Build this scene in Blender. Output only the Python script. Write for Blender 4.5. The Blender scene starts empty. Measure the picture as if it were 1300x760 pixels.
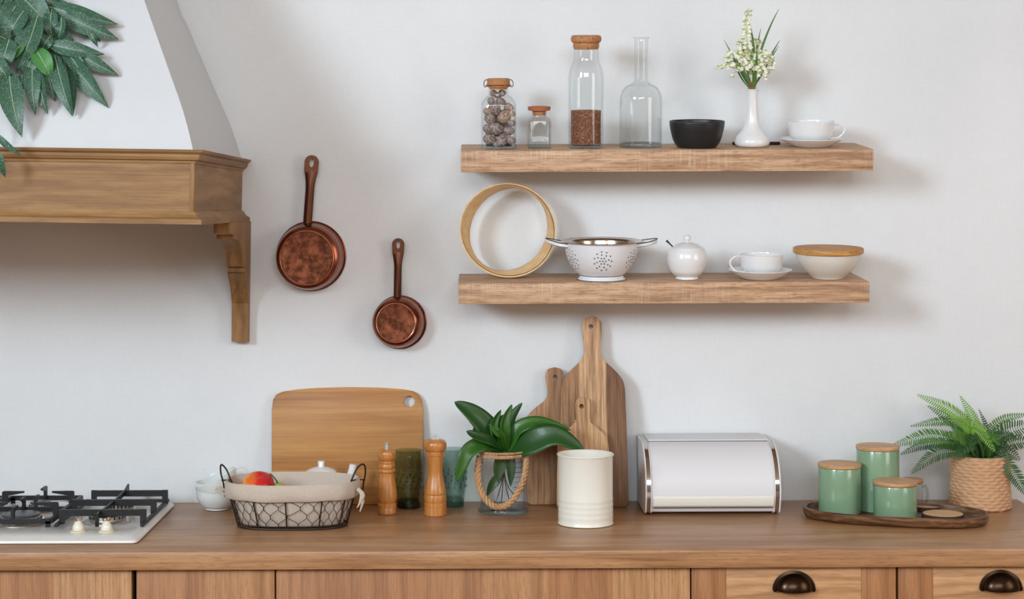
import bpy, bmesh, math, random
from math import pi, sin, cos, radians as R
from mathutils import Vector, Matrix
random.seed(7)
scene = bpy.context.scene
C = scene.collection

# ------------------------------------------------------------------ camera
F_PX, CAM_D, CAM_Z, ROLL = 2160.0, 4.17, 1.622, 0.0040
VX, VY = 600.0, 262.0
cam_data = bpy.data.cameras.new('camera')
cam = bpy.data.objects.new('camera', cam_data); C.objects.link(cam)
cam.location = (0, -CAM_D, CAM_Z)
cam.rotation_euler = (pi/2, ROLL, 0)
cam_data.sensor_width = 36
cam_data.lens = F_PX/1300*36
cam_data.shift_x = (650-VX)/1300
cam_data.shift_y = -(380-VY)/1300
cam_data.clip_start = 0.05
scene.camera = cam
scene.view_settings.view_transform = 'Standard'
scene.view_settings.look = 'None'
scene.view_settings.gamma = 1
scene.view_settings.use_curve_mapping = False
scene.view_settings.exposure = 0.0

# ------------------------------------------------------------------ light
def srgb(h):
    if isinstance(h, str):
        h = h.lstrip('#'); v = [int(h[i:i+2], 16)/255 for i in (0, 2, 4)]
    else: v = [c/255 for c in h]
    return tuple((c/12.92 if c <= .04045 else ((c+.055)/1.055)**2.4) for c in v) + (1,)

world = bpy.data.worlds.new('world'); scene.world = world
world.use_nodes = True
world.node_tree.nodes['Background'].inputs[0].default_value = (0.80, 0.88, 1.0, 1)
world.node_tree.nodes['Background'].inputs[1].default_value = 1.0

def area(name, loc, target, sx, sy, power, col):
    l = bpy.data.lights.new(name, 'AREA'); l.shape = 'RECTANGLE'; l.size = sx; l.size_y = sy
    l.energy = power; l.color = col
    o = bpy.data.objects.new(name, l); C.objects.link(o); o.location = loc
    d = Vector(target)-Vector(loc); o.rotation_euler = d.to_track_quat('-Z', 'Y').to_euler()
    return o
# daylight entering by the tall left window and the rear windows, plus an added right fill
area('window_daylight_left', (-3.12, -4.45, 2.80), (0, -3.9, 1.6), 1.5, 1.2, 212, (0.77, 0.895, 1.0))
area('window_daylight_rear', (0.10, -5.90, 2.90), (-0.2, 0, 1.3), 3.2, 1.1, 104, (0.885, 0.945, 1.0))
area('warm_fill_right', (3.12, -2.9, 2.0), (0, -2.4, 1.6), 1.6, 1.6, 34, (1.0, 0.89, 0.80))  # added warm fill, brightens the shaded right side of the hood

# ------------------------------------------------------------------ pixel measuring helpers
def P(px, py, Y):
    ui, vi = px-VX, py-VY
    u, v = ui-ROLL*vi, vi+ROLL*ui
    d = CAM_D+Y
    return Vector((u*d/F_PX, Y, CAM_Z-v*d/F_PX))
def S(Y): return F_PX/(CAM_D+Y)
CT = 0.9                                         # worktop height
def K(px, row, z=CT):                            # point on a horizontal surface
    ui, vi = px-VX, row-VY
    v = vi+ROLL*ui; d = F_PX*(CAM_Z-z)/v
    return Vector(((ui-ROLL*vi)*d/F_PX, d-CAM_D, z))

# ------------------------------------------------------------------ materials
MATS = {}
def new_mat(name):
    m = bpy.data.materials.new(name); m.use_nodes = True
    nt = m.node_tree; return m, nt, nt.nodes['Principled BSDF']
def N(nt, t, **kw):
    n = nt.nodes.new(t)
    for k, v in kw.items(): setattr(n, k, v)
    return n
def L(nt, a, b): nt.links.new(a, b)
def ramp(nt, stops, fac):
    r = N(nt, 'ShaderNodeValToRGB')
    e = r.color_ramp.elements
    while len(e) < len(stops): e.new(0.5)
    for i, (p, c) in enumerate(stops): e[i].position = p; e[i].color = srgb(c)
    L(nt, fac, r.inputs[0]); return r.outputs[0]
def mapped(nt, scale=(1,1,1), rot=(0,0,0), loc=(0,0,0), coord='Object'):
    t = N(nt, 'ShaderNodeTexCoord'); mp = N(nt, 'ShaderNodeMapping')
    mp.inputs['Scale'].default_value = scale; mp.inputs['Rotation'].default_value = rot; mp.inputs['Location'].default_value = loc
    L(nt, t.outputs[coord], mp.inputs[0]); return mp.outputs[0]
def noise(nt, vec, sc, det=4, rough=.6, dist=0):
    n = N(nt, 'ShaderNodeTexNoise'); n.inputs['Scale'].default_value = sc
    n.inputs['Detail'].default_value = det; n.inputs['Roughness'].default_value = rough
    n.inputs['Distortion'].default_value = dist
    L(nt, vec, n.inputs['Vector']); return n.outputs['Fac']
def mixc(nt, fac, a, b, mode='MIX'):
    m = N(nt, 'ShaderNodeMix', data_type='RGBA', blend_type=mode)
    for s, v in ((m.inputs[0], fac), (m.inputs[6], a), (m.inputs[7], b)):
        if hasattr(v, 'is_linked') or hasattr(v, 'links'): L(nt, v, s)
        else: s.default_value = v
    return m.outputs[2]
def math_(nt, op, a, b=0.0, clamp=False):
    m = N(nt, 'ShaderNodeMath', operation=op); m.use_clamp = clamp
    for s, v in ((m.inputs[0], a), (m.inputs[1], b)):
        if hasattr(v, 'links'): L(nt, v, s)
        else: s.default_value = v
    return m.outputs[0]
def bump(nt, b, h, strength=.2, dist=.001):
    n = N(nt, 'ShaderNodeBump'); n.inputs['Strength'].default_value = strength; n.inputs['Distance'].default_value = dist
    L(nt, h, n.inputs['Height']); L(nt, n.outputs[0], b.inputs['Normal'])
def plain(name, col, rough=.5, metal=0, coat=0, mott=0.0, msc=30, bmp=0, spec=.5):
    m, nt, b = new_mat(name)
    b.inputs['Roughness'].default_value = rough; b.inputs['Metallic'].default_value = metal
    b.inputs['Coat Weight'].default_value = coat; b.inputs['Specular IOR Level'].default_value = spec
    c = srgb(col)
    v = mapped(nt); n = noise(nt, v, msc, 5)
    dark = tuple(x*(1-mott) for x in c[:3])+(1,); light = tuple(min(1, x*(1+mott)) for x in c[:3])+(1,)
    L(nt, mixc(nt, n, dark, light), b.inputs['Base Color'])
    if bmp: bump(nt, b, n, bmp)
    return m
def wood(name, dark, mid, light, axis='X', s=1.0, stretch=14, rough=.5, planks=0, pax=0, pcols=None, saw=0, coat=0, fib=.45, knots=0, loc=(0,0,0), wav=.2, wrap=False, pidx=None, fleck=.3):
    """grain runs along axis; wrap follows a mitred corner (x+y)"""
    def mapped(nt, scale=(1,1,1), loc=(0,0,0)):
        t = N(nt, 'ShaderNodeTexCoord'); src = t.outputs['Object']
        if wrap:
            sp = N(nt, 'ShaderNodeSeparateXYZ'); cb = N(nt, 'ShaderNodeCombineXYZ'); L(nt, src, sp.inputs[0])
            L(nt, math_(nt, 'ADD', sp.outputs[0], sp.outputs[1]), cb.inputs[0]); L(nt, sp.outputs[2], cb.inputs[2]); src = cb.outputs[0]
        mp = N(nt, 'ShaderNodeMapping'); mp.inputs['Scale'].default_value = scale; mp.inputs['Location'].default_value = loc
        L(nt, src, mp.inputs[0]); return mp.outputs[0]
    m, nt, b = new_mat(name)
    k = {'X': (1, stretch, stretch), 'Y': (stretch, 1, stretch), 'Z': (stretch, stretch, 1)}[axis]
    sc = tuple(x*s for x in k)
    v = mapped(nt, sc, loc=loc)
    n1 = noise(nt, v, 1.2, 6, .6, .6)
    w = N(nt, 'ShaderNodeTexWave', wave_type='BANDS', bands_direction={'X': 'Z', 'Y': 'X', 'Z': 'X'}[axis])
    v2 = mapped(nt, tuple((1 if x == 1 else 3.2)*s for x in k), loc=loc)
    w.inputs['Scale'].default_value = 1.6; w.inputs['Distortion'].default_value = 14; w.inputs['Detail'].default_value = 4
    w.inputs['Detail Scale'].default_value = .55; w.inputs['Detail Roughness'].default_value = .65
    L(nt, v2, w.inputs['Vector'])
    k3 = {'X': (5, 300, 300), 'Y': (300, 5, 300), 'Z': (300, 300, 5)}[axis]
    v3 = mapped(nt, k3)
    n3 = noise(nt, v3, 1.0, 3, .7)
    f = math_(nt, 'ADD', math_(nt, 'MULTIPLY', n1, 1-wav), math_(nt, 'MULTIPLY', w.outputs['Fac'], wav))
    f = math_(nt, 'ADD', f, math_(nt, 'MULTIPLY', math_(nt, 'SUBTRACT', n3, .5), fib), True)
    col = ramp(nt, [(.22, dark), (.5, mid), (.78, light)], f)
    if planks:
        sx = N(nt, 'ShaderNodeSeparateXYZ'); t = N(nt, 'ShaderNodeTexCoord'); L(nt, t.outputs['Object'], sx.inputs[0])
        q = math_(nt, 'FLOOR', math_(nt, 'DIVIDE', sx.outputs[pax], planks))
        if pidx is not None:
            q = math_(nt, 'FLOOR', math_(nt, 'DIVIDE', math_(nt, 'ADD', sx.outputs[pax], pidx), planks))
            val = math_(nt, 'ADD', math_(nt, 'MULTIPLY', q, .4), .5, True)
        else:
            wn = N(nt, 'ShaderNodeTexWhiteNoise', noise_dimensions='1D'); L(nt, q, wn.inputs['W']); val = wn.outputs['Value']
        tint = ramp(nt, pcols or [(0, '#b9b0a6'), (1, '#ffffff')], val)
        col = mixc(nt, 1.0, col, tint, 'MULTIPLY')
    kf = {'X': (38, 330, 330), 'Y': (330, 38, 330), 'Z': (330, 330, 38)}[axis]
    nf = noise(nt, mapped(nt, kf), 1.0, 2, .6)
    rf = N(nt, 'ShaderNodeMapRange'); rf.inputs[1].default_value = .52; rf.inputs[2].default_value = .70; L(nt, nf, rf.inputs[0])
    col = mixc(nt, math_(nt, 'MULTIPLY', rf.outputs[0], fleck), col, srgb(dark), 'MIX')
    if saw:
        v5 = mapped(nt, (420, 420, 6)); n5 = noise(nt, v5, 1, 2, .5)
        patch = noise(nt, mapped(nt, (5, 5, 12), loc=(3, 1, 2)), 1.3, 2)
        f5 = math_(nt, 'MULTIPLY', math_(nt, 'GREATER_THAN', n5, .58), math_(nt, 'MULTIPLY', math_(nt, 'SUBTRACT', patch, .45, True), saw), True)
        col = mixc(nt, f5, col, srgb('#e3cbb0'))
    if knots:
        vo = N(nt, 'ShaderNodeTexVoronoi'); vo.inputs['Scale'].default_value = knots
        L(nt, mapped(nt, tuple(1 if x == 1 else 2.2 for x in k), loc=(.3, .1, .2)), vo.inputs['Vector'])
        kk = ramp(nt, [(0.0, '#7a4a22'), (.09, '#ffffff')], vo.outputs['Distance'])
        col = mixc(nt, .8, col, kk, 'MULTIPLY')
    L(nt, col, b.inputs['Base Color'])
    b.inputs['Roughness'].default_value = rough; b.inputs['Coat Weight'].default_value = coat; b.inputs['Coat Roughness'].default_value = .25
    bump(nt, b, n3, .25, .0006)
    return m
def thin_glass(name, tint='#f4f8f7', edge='#8fa09c', rough=0.02, bumpsc=0, refl=1.0):
    m, nt, b = new_mat(name); nt.nodes.remove(b)
    out = nt.nodes['Material Output']
    tr = N(nt, 'ShaderNodeBsdfTransparent'); gl = N(nt, 'ShaderNodeBsdfGlossy'); gl.inputs['Roughness'].default_value = rough
    lw = N(nt, 'ShaderNodeLayerWeight'); lw.inputs['Blend'].default_value = .5
    L(nt, ramp(nt, [(0.0, tint), (.82, tint), (1.0, edge)], lw.outputs['Facing']), tr.inputs['Color'])
    fz = math_(nt, 'ADD', math_(nt, 'MULTIPLY', math_(nt, 'POWER', lw.outputs['Facing'], 4.0), .6*refl), .035)
    mx = N(nt, 'ShaderNodeMixShader'); L(nt, fz, mx.inputs[0])
    L(nt, tr.outputs[0], mx.inputs[1]); L(nt, gl.outputs[0], mx.inputs[2]); L(nt, mx.outputs[0], out.inputs[0])
    if bumpsc:
        n = noise(nt, mapped(nt), bumpsc, 2, .5)
        bn = N(nt, 'ShaderNodeBump'); bn.inputs['Strength'].default_value = .9; bn.inputs['Distance'].default_value = .002
        L(nt, n, bn.inputs['Height']); L(nt, bn.outputs[0], gl.inputs['Normal']); L(nt, bn.outputs[0], lw.inputs['Normal'])
    return m
def solid_glass(name, col, rough=.03):
    m, nt, b = new_mat(name)
    b.inputs['Transmission Weight'].default_value = 1; b.inputs['Roughness'].default_value = rough
    b.inputs['Base Color'].default_value = srgb(col); b.inputs['IOR'].default_value = 1.45
    return m
def speckle(name, base, spot, sc, lo=.52, hi=.6, rough=.6, base2=None, bmp=.1):
    m, nt, b = new_mat(name)
    v = mapped(nt); n = noise(nt, v, sc, 4, .7)
    n2 = noise(nt, v, sc*.15, 2)
    bc = mixc(nt, n2, srgb(base), srgb(base2 or base))
    r = N(nt, 'ShaderNodeMapRange'); r.inputs[1].default_value = lo; r.inputs[2].default_value = hi; L(nt, n, r.inputs[0])
    L(nt, mixc(nt, r.outputs[0], bc, srgb(spot)), b.inputs['Base Color'])
    b.inputs['Roughness'].default_value = rough
    if bmp: bump(nt, b, n, bmp)
    return m
def leaf_mat(name, dark, light, sc=60, lo=.5, hi=.62, rough=.4, stretch=1, base2=None):
    m = speckle(name, dark, light, sc, lo, hi, rough, base2, .15)
    return m

def wall_mat():
    m, nt, b = new_mat('woven_wallpaper')
    v = mapped(nt, (1, 1, 1))
    a = noise(nt, mapped(nt, (25, 25, 330)), 1, 2, .6); c = noise(nt, mapped(nt, (330, 330, 25)), 1, 2, .6)
    h = math_(nt, 'ADD', a, c)
    big = noise(nt, v, 1.6, 5, .6)
    f = math_(nt, 'ADD', math_(nt, 'MULTIPLY', h, .22), math_(nt, 'MULTIPLY', big, .66))
    L(nt, ramp(nt, [(.35, '#d7dbdd'), (.75, '#e6eaec')], f), b.inputs['Base Color'])
    b.inputs['Roughness'].default_value = .85
    bump(nt, b, h, .22, .0010)
    return m
M = {}
M['wall'] = wall_mat()
M['paint'] = plain('warm_beige_room_paint', '#a8937f', .9, mott=.02)
M['plaster'] = plain('white_hood_plaster', '#cfd3d6', .85, mott=.03, msc=40, bmp=.15)
M['floor'] = wood('oak_floor', '#7a5336', '#a0714a', '#bd8f64', 'Y', .8, planks=.14, pax=0)
M['shelf'] = wood('light_oak_shelf', '#8f6b4e', '#c29c7a', '#d6b795', 'X', 2.6, 10, .6, saw=2.2, fleck=.75, fib=.9, wav=0.18)
M['worktop'] = wood('brown_oak_worktop', '#825a3b', '#ab8059', '#bf966b', 'X', 1.8, 13, .36, fib=.8, fleck=.45, wav=0.10)
M['cab'] = wood('oak_cabinet', '#8f643b', '#b78a5c', '#c99e70', 'Z', 2.0, 16, .5, fleck=.6, planks=.137, pax=0, pcols=[(0, '#e0cab8'), (.5, '#efe2d4'), (1, '#ffffff')], fib=.9, wav=.1)
M['cab_h'] = wood('oak_drawer_rail', '#966a40', '#bd8f61', '#d0a779', 'X', 2.4, 11, .5, fib=.6)
M['pine'] = wood('stained_pine', '#6d4d2b', '#8e6a40', '#ad885a', 'X', 1.8, 9, .6, fib=.45, knots=2.2, wrap=True, wav=0.12)
M['pine_z'] = wood('stained_pine_bracket', '#6f4d29', '#8f683b', '#a98152', 'Z', 2.2, 10, .6, fib=.45)
M['bamboo'] = wood('bamboo_board', '#a8723a', '#c08c4d', '#d0a060', 'X', 1.2, 26, .5, planks=.021, pax=2, pcols=[(0, '#e2d2bf'), (1, '#ffffff')], fib=.5, wav=0.06)
M['lidwood'] = wood('pale_bamboo_lid', '#ac7f55', '#c59a6e', '#d7b287', 'X', 6, 9, .5, fib=.4)
M['lidwood2'] = wood('golden_bamboo_lid', '#a56f30', '#bf8a45', '#d6a862', 'X', 6, 9, .5, fib=.4)
M['lidwood3'] = wood('brown_wooden_lid', '#8a5a36', '#a8744a', '#bd8a5e', 'X', 6, 9, .5, fib=.4)
M['acacia'] = wood('mango_wood', '#7d5c42', '#bf966d', '#dcb78c', 'Z', 3.2, 9, .55, planks=.066, pax=0, pidx=.033, pcols=[(.1, '#cbbcab'), (.3, '#cbbcab'), (.5, '#ffffff'), (.7, '#9d8977'), (.9, '#9d8977')], fib=1.1, wav=0.16)
M['acacia_l'] = wood('mango_wood_light', '#86634a', '#b48d69', '#cfab84', 'Z', 4, 9, .55, planks=.03, pax=0, pidx=.045, pcols=[(0, '#ffffff'), (.3, '#d9cbbd'), (.6, '#f3e6d6'), (1, '#cdbfb0')], fib=1.0, wav=0.12)
M['acacia_l2'] = wood('mango_wood_golden', '#8d6844', '#bd9163', '#d6ad7d', 'Z', 4, 9, .55, fib=1.0, loc=(2, 1, 3))
M['tray'] = wood('burnt_tray_wood', '#2e1b0d', '#5f3e24', '#8c6440', 'X', 4, 8, .45, fib=.6, coat=.2, wav=0.20)
M['mill'] = wood('varnished_beech', '#a5632a', '#bd7b3c', '#cd9150', 'Z', 5, 7, .3, coat=.4, fib=.35, wav=0.10)
M['sievewood'] = wood('bent_ash', '#cba26d', '#dcb985', '#ead0a3', 'X', 3, 10, .55, fib=.3, wav=0.08)
M['cork'] = speckle('cork', '#b47d4f', '#8a5734', 260, .5, .62, .8, '#c08b5c', .3)
M['corklid'] = plain('terracotta_cork_lid', '#a8653f', .7, mott=.15, msc=200, bmp=.2)
M['ceramic'] = plain('white_porcelain', '#e6e8e9', .18, coat=.3, mott=.01)
M['ceramic_cool'] = plain('bluish_porcelain', '#dfe6e4', .15, coat=.4, mott=.02)
M['ceramic_grey'] = plain('cream_stoneware', '#dcd8cf', .4, mott=.04, msc=90, bmp=.05)
M['black'] = plain('matt_black_ceramic', '#1d1e20', .42, mott=.25, msc=60)
M['enamel'] = plain('cream_enamel_tin', '#e9e7dc', .32, coat=.2, mott=.01)
M['enamel_w'] = plain('white_enamel', '#e4e6ea', .3, coat=.3, mott=.01)
M['bin'] = plain('white_lacquered_steel', '#dfe0e3', .5, coat=.0, mott=.01)
M['bin_lip'] = plain('cream_lid_lip', '#dfdcd0', .35, coat=.2)
M['chrome'] = plain('chrome', '#c9c5c0', .12, 1)
M['bright'] = plain('satin_metal', '#d8d5d2', .35, .7)
M['steel'] = plain('brushed_steel', '#bfb4aa', .2, 1, mott=.05)
M['copper'] = plain('aged_copper', '#8c4f38', .24, 1, mott=.4, msc=28)
M['copper_base'] = speckle('tarnished_copper_base', '#5c3220', '#9a5b40', 42, .42, .70, .45, '#4b2818', .1)
M['copper_base'].node_tree.nodes['Principled BSDF'].inputs['Metallic'].default_value = .85
M['copper_lite'] = plain('worn_bright_copper', '#d9a48c', .25, 1, mott=.3, msc=120)
M['copper_handle'] = plain('dark_copper_handle', '#5c3828', .4, .85, mott=.3, msc=60)
M['green'] = plain('sage_green_glaze', '#80a182', .22, coat=.5, mott=.05, msc=20)
M['dark'] = plain('dark_iron', '#1d1c1d', .5, .3, mott=.2)
M['wire'] = plain('bronze_wire', '#3b3029', .5, .6, mott=.2)
M['pull'] = plain('antique_bronze', '#3a2a1d', .26, .9, mott=.6, msc=90)
M['grate'] = plain('black_cast_iron', '#101113', .45, .0, mott=.3, msc=80, bmp=.2)
M['hob'] = speckle('worn_white_enamel_hob', '#efefe9', '#8f8878', 45, .69, .75, .3, '#e9eae6', 0)
M['alu'] = plain('burner_aluminium', '#b7b3ab', .4, .8, mott=.2)
M['cap'] = plain('burner_cap', '#55575d', .4, .4, mott=.3)
M['rust'] = speckle('worn_knob_top', '#6e4a38', '#c7b9a6', 300, .5, .56, .6)
M['ivory'] = plain('ivory_knob', '#e8e2d2', .35, coat=.2, mott=.04)
M['ring'] = plain('yellowed_knob_ring', '#d6cfae', .4)
M['linen'] = plain('linen', '#c3b6a8', .95, mott=.16, msc=240, bmp=.5)
M['rope'] = wood('jute_rope', '#9a7048', '#bf9468', '#d6b288', 'Z', 10, 3, .9, fib=.5)
M['wicker'] = plain('woven_seagrass', '#c79d77', .75, mott=.25, msc=90, bmp=.4)
M['glass'] = thin_glass('clear_glass', '#feffff', '#7f8b89')
M['glassbase'] = thin_glass('clear_glass_base', '#eff4f3', '#a5b5b2', .03, 60)
M['jarglass'] = thin_glass('greenish_jar_glass', '#fdfefe', '#66736f')
M['olive'] = thin_glass('olive_green_glass', '#e2e9e0', '#6c8873', .05, 140)
M['olivebase'] = thin_glass('olive_green_glass_base', '#a5b3a5', '#3d5343', .05, 90)
M['teal'] = thin_glass('sea_green_glass', '#e2ece8', '#6d9886', .05, 140)
M['tealbase'] = thin_glass('sea_green_glass_base', '#b4d0c4', '#4a7866', .05, 90)
M['egg'] = speckle('quail_egg_shell', '#b3a39c', '#584844', 3.2, .5, .57, .5, '#9c8c88', 0)
M['egg2'] = speckle('quail_egg_shell_tan', '#bfa28c', '#6d5240', 3.4, .51, .58, .5, '#b0988a', 0)
M['buck'] = speckle('buckwheat_grain', '#84472f', '#dba67c', 380, .5, .64, .6, '#5d2f20')
M['silverleaf'] = leaf_mat('silver_mottled_leaf', '#33604b', '#9cb698', 420, .52, .74, .45, base2='#234a39')
M['vein'] = plain('pale_leaf_rib', '#9fb89a', .5)
M['lightleaf'] = leaf_mat('fresh_green_leaf', '#4f8a4a', '#b7cf96', 150, .62, .72, .4, base2='#3d7a3c')
M['orchid'] = plain('deep_green_leaf', '#1f4a18', .42, coat=.05, mott=.45, msc=14)
M['orchid2'] = plain('mid_green_leaf', '#2f6218', .42, coat=.05, mott=.35, msc=14)
M['fern'] = plain('dark_fern_green', '#2a5422', .5, mott=.4, msc=25)
M['fern2'] = plain('bright_fern_green', '#6a9c30', .5, mott=.35, msc=25)
M['fern3'] = plain('mid_fern_green', '#467626', .5, mott=.4, msc=25)
M['grass'] = plain('grassy_green', '#4c7434', .5, mott=.25, msc=40)
M['bell'] = plain('cream_white_bell', '#edefd8', .6, mott=.03)
M['bud'] = plain('pale_green_bud', '#b4c869', .6, mott=.1)
M['bind'] = plain('straw_binding', '#bb7d4c', .7, mott=.25, msc=150)
M['apple'] = None
M['pear'] = plain('green_pear_skin', '#a3b046', .4, mott=.15, msc=40)
M['stem'] = plain('fruit_stem', '#4a5a2c', .7)
M['soil'] = plain('dark_soil', '#2b2119', .95, mott=.4, msc=120, bmp=.6)
M['gap'] = plain('dark_carcass_and_gap_shade', '#2a1b12', .8)  # cabinet carcass colour, also paints the shade in the bread bin gaps
M['coaster'] = plain('pale_birch_slice', '#cda77c', .6, mott=.1, msc=60)
M['bark'] = plain('dark_bark_edge', '#3a281c', .85, mott=.3, msc=120, bmp=.5)
M['frame'] = plain('white_window_frame', '#e8e8e6', .4)
M['slide'] = plain('dark_spoon', '#4a4340', .3, .8)
def apple_mat():
    m, nt, b = new_mat('red_yellow_apple')
    v = mapped(nt, (1, 1, 1)); n = noise(nt, v, 16, 3, .6, .5)
    sx = N(nt, 'ShaderNodeSeparateXYZ'); L(nt, v, sx.inputs[0])
    f = math_(nt, 'ADD', math_(nt, 'MULTIPLY', sx.outputs[0], 16), math_(nt, 'MULTIPLY', n, .9))
    st = noise(nt, mapped(nt, (60, 60, 8)), 1, 3)
    f = math_(nt, 'ADD', f, math_(nt, 'MULTIPLY', st, .3))
    L(nt, ramp(nt, [(.05, '#eda43a'), (.33, '#e8702f'), (.6, '#d2281f'), (1, '#bb1d1c')], f), b.inputs['Base Color'])
    b.inputs['Roughness'].default_value = .3
    return m
M['apple'] = apple_mat()

# ------------------------------------------------------------------ mesh helpers
def finish(name, bm, mat, parent=None, smooth=True, angle=35, mats=None):
    bmesh.ops.recalc_face_normals(bm, faces=bm.faces)
    me = bpy.data.meshes.new(name); bm.to_mesh(me); bm.free()
    if smooth:
        for p in me.polygons: p.use_smooth = True
        me.set_sharp_from_angle(angle=R(angle))
    me.materials.append(mat)
    for x in (mats or []): me.materials.append(x)
    o = bpy.data.objects.new(name, me); C.objects.link(o)
    if parent: o.parent = parent
    return o
def thing(name, label, cat, loc=(0,0,0), rot=(0,0,0), group=None):
    o = bpy.data.objects.new(name, None); C.objects.link(o); o.empty_display_size = .02
    o.location = loc; o.rotation_euler = rot
    tag(o, label, cat, group); return o
def tag(o, label=None, cat=None, group=None, kind=None):
    if label: o['label'] = label
    if cat: o['category'] = cat
    if group: o['group'] = group
    if kind: o['kind'] = kind
    return o
def copy_tree(o, parent=None):
    c = o.copy(); C.objects.link(c)
    if parent: c.parent = parent
    for ch in list(o.children): copy_tree(ch, c)
    return c
def loft(bm, rings, closed=True, cap0=False, cap1=False, mi=0):
    vs = [[bm.verts.new(p) for p in r] for r in rings]
    n = len(rings[0])
    for a, b in zip(vs, vs[1:]):
        for i in range(n if closed else n-1):
            j = (i+1) % n
            try: f = bm.faces.new((a[i], a[j], b[j], b[i])); f.material_index = mi
            except ValueError: pass
    for cp, v in ((cap0, vs[0]), (cap1, vs[-1])):
        if cp:
            f = bm.faces.new(v); f.material_index = mi
    return vs
def circ(r, z, n=48, cx=0, cy=0, ry=None, e=2.0, ph=0):
    out = []
    for i in range(n):
        a = 2*pi*i/n+ph
        c, s = cos(a), sin(a)
        if e != 2.0:
            c = math.copysign(abs(c)**(2/e), c); s = math.copysign(abs(s)**(2/e), s)
        out.append((cx+r*c, cy+(r if ry is None else ry)*s, z))
    return out
def lathe(prof, n=48, e=2.0, cx=0, cy=0, cap0=True, cap1=True, bm=None, ph=0):
    bm = bm or bmesh.new()
    loft(bm, [circ(max(r, 1e-5), z, n, cx, cy, e=e, ph=ph) for r, z in prof], cap0=cap0, cap1=cap1)
    bmesh.ops.remove_doubles(bm, verts=bm.verts, dist=2e-6)
    return bm
def smoothprof(pts, k=5):
    """catmull-rom through a profile"""
    out = []
    n = len(pts)
    for i in range(n-1):
        p0 = pts[max(i-1, 0)]; p1 = pts[i]; p2 = pts[i+1]; p3 = pts[min(i+2, n-1)]
        for j in range(k):
            t = j/k
            out.append(tuple(.5*((2*b)+(-a+c)*t+(2*a-5*b+4*c-d)*t*t+(-a+3*b-3*c+d)*t**3) for a, b, c, d in zip(p0, p1, p2, p3)))
    out.append(tuple(pts[-1])); return out
def box(bm, x0, x1, y0, y1, z0, z1, bev=0, mi=0):
    vs = [bm.verts.new((x, y, z)) for x in (x0, x1) for y in (y0, y1) for z in (z0, z1)]
    fs = [(0,1,3,2), (4,6,7,5), (0,4,5,1), (2,3,7,6), (0,2,6,4), (1,5,7,3)]
    faces = [bm.faces.new([vs[i] for i in f]) for f in fs]
    for f in faces: f.material_index = mi
    if bev:
        es = list({e for f in faces for e in f.edges})
        bmesh.ops.bevel(bm, geom=es, offset=bev, segments=2, affect='EDGES', profile=.5)
def tube(bm, pts, r, n=8, closed=False, ends=True):
    pts = [Vector(p) for p in pts]; m = len(pts)
    rings = []; up = None
    for i, p in enumerate(pts):
        if closed: t = pts[(i+1) % m]-pts[i-1]
        else: t = pts[min(i+1, m-1)]-pts[max(i-1, 0)]
        t = t.normalized() if t.length > 1e-9 else Vector((0,0,1))
        if up is None:
            up = Vector((0, 0, 1)) if abs(t.z) < .9 else Vector((1, 0, 0))
        x = up-t*up.dot(t)
        if x.length < 1e-6: x = t.orthogonal()
        x.normalize(); y = t.cross(x); up = x
        rr = r[i] if isinstance(r, (list, tuple)) else r
        rings.append([p+x*rr*cos(2*pi*k/n)+y*rr*sin(2*pi*k/n) for k in range(n)])
    if closed: rings.append(rings[0])
    vs = loft(bm, rings, cap0=ends and not closed, cap1=ends and not closed)
    if closed: bmesh.ops.remove_doubles(bm, verts=vs[0]+vs[-1], dist=1e-7)
def bez(p0, p1, p2, n=12, p3=None):
    out = []
    for i in range(n+1):
        t = i/n
        if p3 is None: q = Vector(p0)*(1-t)**2+Vector(p1)*2*t*(1-t)+Vector(p2)*t*t
        else: q = Vector(p0)*(1-t)**3+Vector(p1)*3*t*(1-t)**2+Vector(p2)*3*t*t*(1-t)+Vector(p3)*t**3
        out.append(q)
    return out
def curve(pts, k=6):
    return [Vector(p) for p in smoothprof([tuple(p) for p in pts], k)]
def prism(bm, outline, y0, y1, holes=None, bev=0):
    """outline of (x,z) extruded between y0 (front) and y1"""
    a = [bm.verts.new((x, y0, z)) for x, z in outline]; b = [bm.verts.new((x, y1, z)) for x, z in outline]
    n = len(a)
    f0 = bm.faces.new(a); f1 = bm.faces.new(b[::-1])
    for i in range(n): bm.faces.new((a[i], b[i], b[(i+1) % n], a[(i+1) % n]))
    if bev:
        es = list(f0.edges)+list(f1.edges)
        bmesh.ops.bevel(bm, geom=es, offset=bev, segments=2, affect='EDGES', profile=.5)
def prism_hole(bm, outline, hole, y0, y1):
    """outline and one hole (same point count, same winding) bridged"""
    n = len(outline)
    rings = [[(x, y0, z) for x, z in hole], [(x, y0, z) for x, z in outline], [(x, y1, z) for x, z in outline], [(x, y1, z) for x, z in hole], [(x, y0, z) for x, z in hole]]
    loft(bm, rings)
    bmesh.ops.remove_doubles(bm, verts=bm.verts, dist=1e-7)
def resample(outline, n, start=0):
    pts = [Vector(p) for p in outline]; m = len(pts)
    d = [0]
    for i in range(m): d.append(d[-1]+(pts[(i+1) % m]-pts[i]).length)
    out = []
    for k in range(n):
        t = (k/n)*d[-1]
        i = max(j for j in range(m) if d[j] <= t+1e-12)
        s = (t-d[i])/max(1e-9, d[i+1]-d[i])
        out.append(tuple(pts[i].lerp(pts[(i+1) % m], s)))
    return out
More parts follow.
